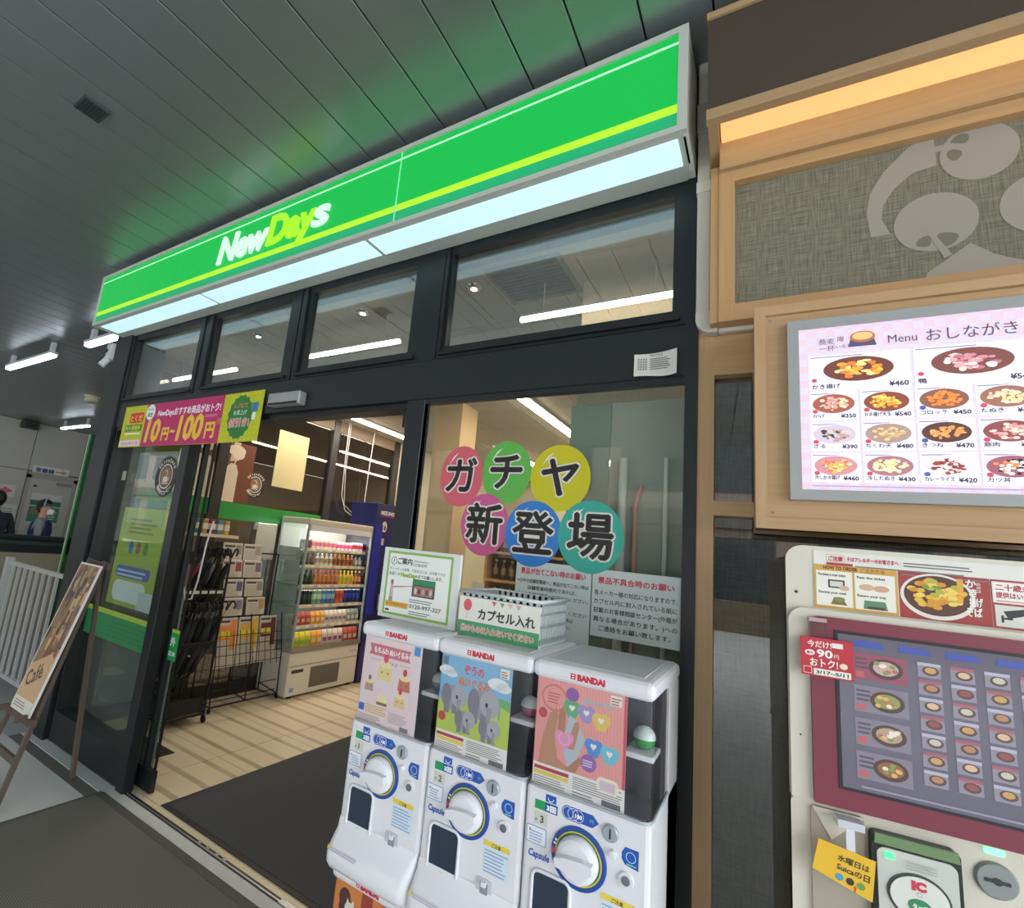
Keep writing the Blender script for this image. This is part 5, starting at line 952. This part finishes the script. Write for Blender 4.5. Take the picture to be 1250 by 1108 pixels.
# ---- framed cloth with crest
t = rthing('crest_panel', 'wood framed grey cloth panel with a pale crest', 'panel', .039, -.08, 2.406); NW = wood('#c0986a'); NWX = wood('#c0986a', axis='x')
MB().box(0, .025, .005, .18, 0, .575, NW).build('side_batten', t); MB().box(.025, .071, 0, .09, 0, .561, NW).build('frame_stile', t); MB().box(.071, 1.5, 0, .09, .503, .561, NWX).build('frame_rail', t); MB().box(.071, 1.5, 0, .09, 0, .057, NWX).build('frame_rail', t); MB().box(1.45, 1.5, 0, .09, .057, .503, NW).build('frame_stile', t)
MB().box(.071, 1.45, .03, .036, .057, .503, weave('#8d8872', '#625e50', 300)).build('cloth', t)
p = Print(.7); C = '#a0978a'; G = '#77725f'; sh = lambda pts: [(a - .039, b - 2.406) for a, b in pts]
def smooth(pts, n=3):
    for _ in range(n):
        q = []
        for i in range(len(pts)):
            a, b = pts[i], pts[(i + 1) % len(pts)]; q += [(a[0] * .75 + b[0] * .25, a[1] * .75 + b[1] * .25), (a[0] * .25 + b[0] * .75, a[1] * .25 + b[1] * .75)]
        pts = q
    return pts
out = [(.61, 2.915), (.585, 2.925), (.546, 2.893), (.494, 2.836), (.46, 2.772), (.451, 2.71), (.458, 2.63)]; inn = [(.502, 2.63), (.485, 2.682), (.489, 2.726), (.516, 2.773), (.56, 2.814), (.612, 2.822)]
L1 = sh(out); L2 = sh(inn)[::-1]
p.poly(sh(out[:1] + out[1:] + inn), C, 1)
p.ell(.699 - .039, 2.838 - 2.406, .08, .088, C, 1, 36); p.ell(.599 - .039, 2.644 - 2.406, .089, .09, C, 1, 36)
for q in ([(.630, 2.845), (.642, 2.866), (.672, 2.847), (.650, 2.816)], [(.637, 2.876), (.656, 2.906), (.684, 2.903), (.68, 2.868)], [(.550, 2.578), (.566, 2.603), (.589, 2.606), (.587, 2.566)], [(.596, 2.564), (.599, 2.61), (.636, 2.602), (.648, 2.588), (.626, 2.56)]): p.poly(smooth(sh(q)), G, 2)
p.poly(sh([(.58, 2.615), (.594, 2.611), (.628, 2.536), (.612, 2.528)]), C, 3); p.poly(sh([(.597, 2.883), (.600, 2.862), (.640, 2.866), (.679, 2.854), (.679, 2.868), (.640, 2.884)]), C, 3)
p.poly(sh([(.576, 2.491), (.666, 2.562), (.71, 2.519), (.756, 2.492), (.80, 2.482), (.80, 2.466), (.57, 2.472)]), C, 1); p.ell(.815 - .039, 2.648 - 2.406, .088, .09, C, 1, 36)
mir = lambda pts: [(1.63 - a, b) for a, b in pts]
p.poly(sh(mir(out + inn)), C, 1); p.ell(.931 - .039, 2.838 - 2.406, .08, .088, C, 1, 36); p.ell(1.031 - .039, 2.644 - 2.406, .089, .09, C, 1, 36); p.poly(sh(mir([(.576, 2.491), (.666, 2.562), (.71, 2.519), (.756, 2.492), (.80, 2.482), (.80, 2.466), (.57, 2.472)])), C, 1)
p.build('crest', t, (0, .0292, 0))
# ---- conduit
t = rthing('cable_conduit', 'white plastic conduit bending along the wooden post', 'conduit', 0, -.001, 0); CP = mat('#cfc9bb', .45)
MB().box(-.006, .038, -.03, 0, 2.445, CZ, CP, bev=.006).build('vertical_duct', t); MB().box(-.009, .041, -.034, 0, 2.93, 2.975, mat('#d6d2c6', .4), bev=.003).build('joint_cover', t); MB().box(-.009, .041, -.034, 0, 3.18, 3.30, mat('#b8b5aa', .4), bev=.003).build('joint_cover', t)
b = MB(); pts = [(-.006, 2.47), (-.006, 2.44), (.0, 2.42), (.014, 2.402), (.034, 2.394), (.06, 2.392), (.06, 2.434), (.048, 2.436), (.040, 2.445), (.038, 2.47)]; b.prism(pts, -.036, 0, CP); b.build('elbow', t); MB().box(.06, .40, -.03, 0, 2.393, 2.433, CP, bev=.006).build('horizontal_duct', t)
# ---- menu board
t = rthing('menu_board', 'lit noodle menu board in a pale wooden frame', 'menu', .159, -.2, 1.74); MF = wood('#c29e74'); MFX = wood('#c29e74', axis='x')
MB().box(0, 1.0, .012, .20, 0, .64, MFX).build('back_box', t); MB().box(0, .028, 0, .06, 0, .64, MF).build('frame_side', t); MB().box(.972, 1.0, 0, .06, 0, .64, MF).build('frame_side', t); MB().box(.028, .972, 0, .06, 0, .03, MFX).build('frame_bottom', t); MB().box(.028, .972, 0, .06, .612, .64, MFX).build('frame_top', t)
GF = mat('#a9aaa8', .45, .15); x0, x1, z0, z1 = .078, .93, .079, .579
for a in ((x0, x0 + .026, z0, z1), (x1 - .026, x1, z0, z1), (x0 + .026, x1 - .026, z0, z0 + .027), (x0 + .026, x1 - .026, z1 - .025, z1)): MB().box(a[0], a[1], -.012, .012, a[2], a[3], GF).build('metal_frame', t)
for x, z in ((.04, .045), (.04, .6)): MB().lathe([(.004, 0), (.003, .002)], GREY, 8, Matrix.Rotation(PI / 2, 4, 'X')).build('screw', t, (x, 0.012, z))
ME = .60; sw, shh = .80, .448
s = thing('screen', None, None); s.parent = t; s.location = (.104, -.002, .106); MB().box(0, sw, 0, .01, 0, shh, mat('#d3c8dc', .4, emit=ME * .9)).build('lit_sheet', s)
p = Print(.4, ME, .00025)
for i in range(40):
    for j in range(23):
        if (i + j) % 2 == 0 and (j > 18 or i < 1 or j < 1): p.rect(i * .02, j * .02, min(sw, i * .02 + .02), min(shh, j * .02 + .02), '#d6bcc8', 1)
p.text('Menu', .189, .388, .030, '#4a4058', 3, w=.056); p.text('おしながき', .262, .386, .036, '#4a4058', 3, bold=.01, w=.16)
for i, chh in enumerate('蕎麦一杯'): p.text(chh, .045 + (i % 2) * .018, .40 - (i // 2) * .02, .018, '#5a5068', 3)
p.text('いろり', .082, .385, .012, '#5a5068', 3); p.text('庵', .085, .405, .016, '#5a5068', 3)
p.poly([(.108, .386), (.166, .386), (.160, .412), (.114, .412)], '#4f4e6a', 3); p.ell(.138, .412, .026, .016, '#b0684a', 4); p.ell(.138, .414, .021, .011, '#e0b878', 5)
def dish(x0, z0, x1, z1, name, price, cols, big, i):
    p.rect(x0, z0, x1, z1, '#efeaf4', 3); w, h = x1 - x0, z1 - z0; cx, cz = x0 + w * .5, z0 + h * .57
    p.rect(x0 + .003, z1 - .006, x0 + w * .55, z1 - .003, '#8a86a0', 4); p.ell(cx, cz, w * (.47 if not big else .40), h * .37, '#dcd2de', 4, 28); p.ell(cx, cz, w * (.44 if not big else .35), h * .34, cols[0], 5, 28)
    rnd = random.Random(i)
    for k in range(44):
        a, rr = rnd.uniform(0, 6.28), rnd.random() ** .6 * .8; px, pz = cx + rr * w * (.38 if not big else .29) * math.cos(a), cz + rr * h * .29 * math.sin(a); p.ell(px, pz, w * rnd.uniform(.03, .07) * (.8 if big else 1), h * rnd.uniform(.03, .06), rnd.choice(cols[1:]), 6 + k * .05, 8)
    p.ell(x0 + .011, z0 + h * .3, .006, .0055, '#c9485a' if i % 3 else '#4a5a9a', 8, 12)
    p.text(name, x0 + .006, z0 + .006, .0125 if not big else .015, '#3a3648', 8, bold=.02, w=min(w * .52, len(name) * (.0125 if not big else .015))); p.text('¥' + price, x1 - .004, z0 + .004, .015 if not big else .018, '#3a3648', 8, 'r', bold=.03)
SO = ['#7a4a44', '#d8a050', '#e8c070', '#c9783a', '#e0b890']
dish(.022, .268, .228, .367, 'かき揚げ', '460', ['#6e4038', '#e8b850', '#e0a038', '#efd890', '#d87a3a'], True, 1); dish(.236, .268, .442, .367, '鴨', '540', ['#7a4a44', '#c98a90', '#d8a0a0', '#b8727a', '#e8e0dc'], True, 2); dish(.448, .268, .654, .367, '海老天', '580', ['#7a4a44', '#e0a860', '#d87a4a', '#efd8a0'], True, 3)
R = [[('かけ', '350', ['#a05a4a', '#d8a8a0', '#c9908a', '#e8d8b0']), ('かき揚げ天玉', '540', ['#8a4a3a', '#e8b850', '#efcf70', '#e0983a']), ('コロッケ', '450', ['#8a5a4a', '#e0803a', '#e8924a']), ('たぬき', '410', ['#9a6a5a', '#e8d090', '#e0b8a8', '#efe0c0']), ('月見', '420', ['#8a5a4a', '#e8c050', '#f0e8e0']), ('山菜', '450', ['#7a5a3a', '#8a9a4a', '#b8a060'])],
     [('ざる', '390', ['#c9b8c8', '#b89890', '#d8c0b8', '#3a3a48']), ('ちくわ天', '480', ['#a88a80', '#c9a878', '#d8c090', '#b09070']), ('きつね', '470', ['#5a3a34', '#d89050', '#e0a868']), ('豚肉', '520', ['#8a4a4a', '#c98a88', '#d8a8a0', '#e8d8c0']), ('わかめ', '430', ['#6a4a3a', '#4a6a4a', '#6a8a5a']), ('とろろ', '480', ['#8a6a5a', '#efe8d8', '#e0d8c8'])],
     [('冷しかき揚げ', '460', ['#c98a90', '#e8b050', '#d86a5a', '#efd890']), ('冷したぬき', '430', ['#a8707a', '#e8dca0', '#d8c888', '#efe8c0']), ('カレーライス', '420', ['#d8d0dc', '#8a3a2c', '#a04a34', '#efeae8']), ('カツ丼', '560', ['#9a5a6a', '#e88a4a', '#f0ece8', '#2c2c38']), ('親子丼', '540', ['#8a5a4a', '#e8c060', '#d89a4a']), ('ミニ丼', '300', ['#9a6a5a', '#e0b070', '#c9803a'])]]
for r_, (zb, zt) in enumerate(((.188, .264), (.106, .18), (.023, .097))):
    for c in range(6): n_, pr, cl = R[r_][c]; dish(.022 + .1065 * c, zb, .122 + .1065 * c, zt, n_, pr, cl, False, r_ * 6 + c + 4)
p.lines(.022, .010, .6, .018, 1, '#a8a0b8', 3); p.build('menu_print', s, (0, -.0006, 0))

# ---- ticket machine, turned 8 degrees
KA = 8.0
t = rthing('ticket_machine', 'cream meal ticket machine with a maroon framed touch screen', 'ticket machine', .178, -.4, 0, KA); KC = mat('#d6d0c0', .42); KC2 = mat('#c6c2b8', .45); MR = mat('#7c2f41', .35)
kw = .60
def tapered(name, outline):                                     # cabinet narrowing towards the wall
    q = MB(); n_ = len(outline); ins = lambda x_: x_ + .058 * (1 - 2 * x_ / kw); vs = [(x_, .02, z_) for x_, z_ in outline] + [(ins(x_), .34, z_) for x_, z_ in outline]
    q.add(vs, [tuple(range(n_)), tuple(range(2 * n_ - 1, n_ - 1, -1))] + [(i, i + n_, (i + 1) % n_ + n_, (i + 1) % n_) for i in range(n_)], KC); q.build(name, t)
tapered('upper_cabinet', rrect(0, kw, 1.16, 1.692, .035, corners=(0, 0, 1, 1)))
tapered('lower_cabinet', rrect(.002, kw - .002, .0, 1.153, .01)); MB().box(-.0005, kw, .0195, .05, 1.153, 1.160, mat('#23211f', .5)).build('door_gap', t)
MB().prism(rrect(0, kw, 1.16, 1.552, .03, corners=(0, 0, 1, 1)), -.004, .02, KC).build('screen_surround', t)
b = MB(); pts = rrect(.038, kw - .038, 1.162, 1.538, .02, corners=(0, 0, 1, 1)); b.prism(pts, -.016, -.004, MR); b.build('maroon_bezel', t)
MB().box(.080, .52, -.018, -.0165, 1.200, 1.513, mat('#1e1a22', .3)).build('screen_edge', t)
s = thing('touch_screen', None, None); s.parent = t; s.location = (.086, -.0185, 1.206); MB().box(0, .43, 0, .0015, 0, .301, mat('#605b68', .15, emit=.22)).build('display', s)
p = Print(.3, .25, .00015)
for i in range(4): p.poly([(.026 + i * .074, .279), (.079 + i * .074, .279), (.071 + i * .074, .292), (.026 + i * .074, .292)], '#3f4f9a', 2)
for i in range(4):
    z = .215 - i * .064; p.rect(.024, z, .112, z + .052, '#7b7380' if i else '#8a4a5a', 2); p.ell(.078, z + .026, .028, .02, '#4a3a34', 3, 20); p.ell(.078, z + .027, .021, .014, ('#b89a98', '#8a8a50', '#a8907a', '#8a5a3a')[i], 4, 16); p.rect(.028, z + .004, .042, z + .016, '#b05a58', 3); p.lines(.028, z + .022, .052, z + .048, 3, '#4f4a58', 3)
    rr = random.Random(i)
    for k in range(8): p.ell(.078 + rr.uniform(-.016, .016), z + .027 + rr.uniform(-.01, .01), .005, .004, rr.choice(['#c9a060', '#a86a4a', '#d8cfc0', '#7a8a4a']), 5, 8)
for c in range(6):
    for r_ in range(7):
        x, z = .129 + c * .050, .238 - r_ * .0335; p.rect(x, z, x + .036, z + .028, '#86808c', 2); p.ell(x + .02, z + .013, .013, .009, '#54423c', 3, 14); p.ell(x + .02, z + .014, .009, .006, ('#b89058', '#a87a5a', '#c9a888', '#8a4a4a', '#b8b0a0')[(c * 2 + r_) % 5], 4, 12); p.rect(x, z + .022, x + .036, z + .028, ('#a8a4b4', '#9a5a64')[(c + r_) % 2], 3)
p.lines(.03, .006, .35, .014, 1, '#8a8496', 2); p.build('display_print', s, (0, -.0004, 0))
# header print
s = thing('header_card', None, None); s.parent = t; s.location = (.054, .0185, 1.556); MB().box(0, .52, 0, .0015, 0, .126, mat('#e3e0d8', .45)).build('card_sheet', s); p = Print(.45, 0, .0002)
p.rect(.0, .0, .148, .096, '#d0a24a', 1); p.text('HOW TO ORDER', .018, .0865, .0105, '#4a3014', 2, bold=.04, w=.062); p.text('ご注文方法', .085, .0865, .0095, '#4a3014', 2, w=.042)
p.rect(.004, .006, .070, .083, '#ece8dc', 2); p.rect(.074, .006, .144, .083, '#ece8dc', 2)
for x, z, s_ in ((.008, .072, 'Purchase a meal ticket'), (.008, .033, 'Receive your meal'), (.078, .072, 'Pass the ticket'), (.078, .033, 'Return your tray')): p.text(s_, x, z, .0075, '#4a4640', 3, w=.05, bold=.03)
p.rect(.026, .046, .056, .064, '#3a3230', 3); p.rect(.029, .049, .053, .061, '#d8d4cc', 4); p.ell(.055, .047, .009, .006, '#d8b090', 5, 12); p.ell(.095, .054, .014, .007, '#d8b090', 3, 14); p.ell(.12, .053, .014, .007, '#d0a484', 3, 14); p.poly([(.03, .01), (.06, .01), (.05, .026), (.036, .026)], '#8a6a3a', 3); p.ell(.046, .022, .01, .005, '#7a8a4a', 4, 12); p.poly([(.088, .008), (.13, .008), (.126, .026), (.09, .026)], '#5f8a6a', 3); p.rect(.095, .008, .125, .014, '#4a3a2c', 4)
p.text('ご注意', .028, .107, .011, '#c23a48', 2, bold=.04, w=.026); p.rect(.024, .104, .0245, .12, '#c23a48', 2); p.rect(.0565, .104, .057, .12, '#c23a48', 2); p.rect(.024, .1195, .057, .12, '#c23a48', 2); p.rect(.024, .104, .057, .1045, '#c23a48', 2); p.text('そばアレルギーのお客さまへ', .062, .108, .0105, '#c23a48', 2, bold=.03, w=.09); p.rect(.024, .096, .072, .102, '#b03a48', 2); p.lines(.076, .096, .26, .102, 1, '#77736c', 2); p.lines(.16, .106, .30, .118, 2, '#77736c', 2); p.lines(.155, .088, .3, .094, 1, '#77736c', 2)
p.rect(.15, .0, .295, .096, '#a23a34', 1); p.ell(.212, .049, .060, .047, '#e6e2d8', 2, 36); p.ell(.212, .051, .054, .041, '#5a3426', 3, 36); rr = random.Random(5)
for k in range(60): a, q = rr.uniform(0, 6.28), rr.random() ** .5; p.ell(.212 + q * .043 * math.cos(a), .054 + q * .03 * math.sin(a), .008, .005, rr.choice(['#e8b83a', '#efcf68', '#d8942c', '#e8a83a', '#b8b048']), 4 + k * .02, 8)
for k in range(4): p.ell(.200 + rr.uniform(-.02, .02), .066 + rr.uniform(-.01, .006), .006, .003, '#7a9a3a', 6, 8)
p.rect(.244, .062, .254, .09, '#e0a83a', 6); p.text('か', .258, .076, .018, '#f4efe6', 6, bold=.03); p.text('き', .262, .058, .018, '#f4efe6', 6, bold=.03); p.text('揚げ', .262, .038, .02, '#f4efe6', 6, bold=.03, w=.02); p.text('そば', .256, .018, .02, '#f4efe6', 6, bold=.03, w=.024); p.text('自信作', .275, .085, .007, '#f4efe6', 6, rot=-PI / 2)
p.rect(.298, .05, .40, .092, '#efe2dc', 2); p.rect(.30, .052, .398, .090, '#f2ece6', 3); p.text('二十歳未満への', .303, .076, .014, '#b03a3a', 4, bold=.03, w=.09); p.text('提供はいたしません', .303, .061, .0125, '#b03a3a', 4, bold=.03, w=.09); p.lines(.303, .053, .39, .058, 1, '#c98a88', 4); p.rect(.296, .0, .42, .096, '#a23a34', 1)
p.rect(.30, .004, .40, .046, '#d6d6cc', 2); p.poly([(.312, .034), (.345, .042), (.347, .03), (.318, .02)], '#2f2f30', 3); p.rect(.308, .012, .312, .026, '#2f2f30', 3); p.rect(.31, .018, .325, .022, '#2f2f30', 3); p.text('防犯カメラ', .35, .03, .011, '#2f2f30', 3, w=.045); p.text('作動中', .35, .012, .013, '#2f2f30', 3, w=.045)
p.build('card_print', s, (0, -.0004, 0))
MB().lathe([(.0035, 0), (.0025, .002)], BLACKP, 8, Matrix.Rotation(PI / 2, 4, 'X')).build('screw', t, (.02, .02, 1.585)); MB().lathe([(.002, 0), (.002, .001)], BLACKP, 8, Matrix.Rotation(PI / 2, 4, 'X')).build('screw', t, (.018, -.004, 1.285))
# lower panel
MB().prism(rrect(.036, .126, .93, 1.146, .008), .012, .0225, mat('#a89f8f', .4)).build('recess_panel', t); MB().prism([(.038, 1.146), (.126, 1.146), (.07, 1.09)], .010, .013, KC).build('recess_top_plate', t)  # cabinet-coloured triangle over the top of the recess panel
s = thing('card_reader', None, None); s.parent = t; s.location = (.133, .0, 0)
MB().prism(rrect(0, .135, .93, 1.131, .012), .0, .022, mat('#1f2422', .35)).build('reader_rim', s); MB().prism([(.003, 1.113), (.132, 1.113), (.130, 1.131), (.005, 1.131)], -.006, .0, mat('#6f8a5e', .4)).build('green_cap', s); MB().prism(rrect(.007, .128, .935, 1.108, .014), -.004, 0, mat('#c9cbc4', .35)).build('reader_plate', s)
MB().prism(ellipse(.068, 1.035, .048, .041, 36), -.006, -.003, mat('#3c4442', .35)).build('pad_rim', s); MB().prism(ellipse(.068, 1.035, .044, .037, 36), -.008, -.005, mat('#dcdcd4', .35)).build('touch_pad', s)
p = Print(.4); p.text('IC', .068, 1.050, .020, '#d03a4a', 1, 'c', bold=.08, w=.022); p.ring(.068, 1.043, .003, .004, '#a8a8a4', 1, 12); p.ell(.068, 1.022, .018, .013, '#2f8a5a', 1, 24); p.text('タッチ', .068, 1.018, .01, '#e0efe4', 2, 'c', bold=.04, w=.022); p.lines(.05, 1.082, .10, 1.098, 3, '#a8aaa4', 0, .3); p.build('reader_print', s, (0, -.0084, 0)); MB().prism(rrect(.018, .034, 1.091, 1.101, .003), -.006, -.004, mat('#3aff7a', .4, emit=2.0)).build('status_lamp', s)
s = thing('coin_inlet', None, None); s.parent = t; s.location = (.322, .022, 1.095); RX = Matrix.Rotation(PI / 2, 4, 'X'); MB().lathe([(.031, 0), (.031, .006), (.028, .009), (.001, .009)], mat('#8d9190', .35, .4), 30, RX).build('coin_disc', s); MB().box(-.018, .018, -.0105, -.008, -.003, .003, mat('#2f3334', .4)).build('coin_slot', s); MB().prism(ellipse(0, 0, .007, .006, 16), -.011, -.008, mat('#2f3334', .4)).build('slot_centre', s)
MB().prism(rrect(.308, .338, 1.138, 1.148, .003), .018, .022, mat('#7affa8', .4, emit=1.6)).build('coin_lamp', t)
# ---- tags clipped to the ticket machine
t = rthing('red_price_tag', 'red offer tag reading 90 and おトク clipped to the ticket machine', 'tag', .195, -.432, 1.414, KA); MB().box(0, .091, 0, .002, 0, .079, mat('#c02a38', .4)).build('card', t); p = Print(.4, 0, .0002)
p.text('今だけ!', .012, .060, .0155, '#f6e8e0', 1, bold=.02, w=.042); p.ell(.016, .047, .009, .006, '#f2ece6', 1); p.text('最大', .016, .0445, .006, '#c02a38', 2, 'c', bold=.03); p.text('90', .028, .040, .022, '#f6f0e8', 1, bold=.03, w=.028); p.text('円', .058, .041, .010, '#f6f0e8', 1); p.text('おトク!', .016, .021, .019, '#f6f0e8', 1, bold=.02, w=.048); p.rect(.022, .003, .086, .016, '#efe8e0', 1); p.text('3/17~5/11', .026, .006, .0095, '#3a2c2c', 2, bold=.03, w=.056); p.poly(rrect(.004, .019, .004, .018, .002), '#efe8e0', 1); p.poly(rrect(.005, .018, .005, .017, .002), '#c02a38', 2); p.rect(.055, .062, .074, .072, '#eee6de', 1); p.ell(.074, .027, .007, .006, '#e8d8c8', 1); p.build('print', t, (0, -.0003, 0))
MB().box(.018, .046, .004, .012, .06, .118, glass((.9, .88, .9), refl=1.5)).build('clear_clip', t); MB().box(.016, .048, .002, .014, .112, .12, mat('#b89aa2', .3)).build('clip_jaw', t)
t = rthing('yellow_campaign_tag', 'yellow campaign tag hanging from a white clip on the ticket machine', 'tag', .206, -.43, 1.02, KA); Q = [(.0, .024), (.012, .081), (.103, .067), (.095, -.006)]; b = MB(); b.prism(Q, 0, .0015, mat('#e8b92c', .45)); b.build('card', t); p = Print(.45); p.text('水曜日は', .042, .052, .013, '#3a3428', 1, bold=.02, w=.05, rot=-.15); p.text('Suicaの日', .04, .036, .014, '#3a3428', 1, bold=.02, w=.052, rot=-.18)
for i, c in enumerate(('#4a9ac0', '#3a3230', '#6a9a4a')): p.ell(.044 + i * .017, .022 - i * .003, .0065, .0065, c, 1, 16)
p.text('?', .066, .003, .014, '#d03a3a', 1, bold=.05); p.build('print', t, (0, -.0003, 0)); MB().box(.058, .072, .002, .006, .05, .125, mat('#dcdce2', .3)).build('clip_strip', t); MB().box(.045, .088, .0, .03, .112, .126, mat('#cfcfd8', .3)).build('clip_jaw', t)
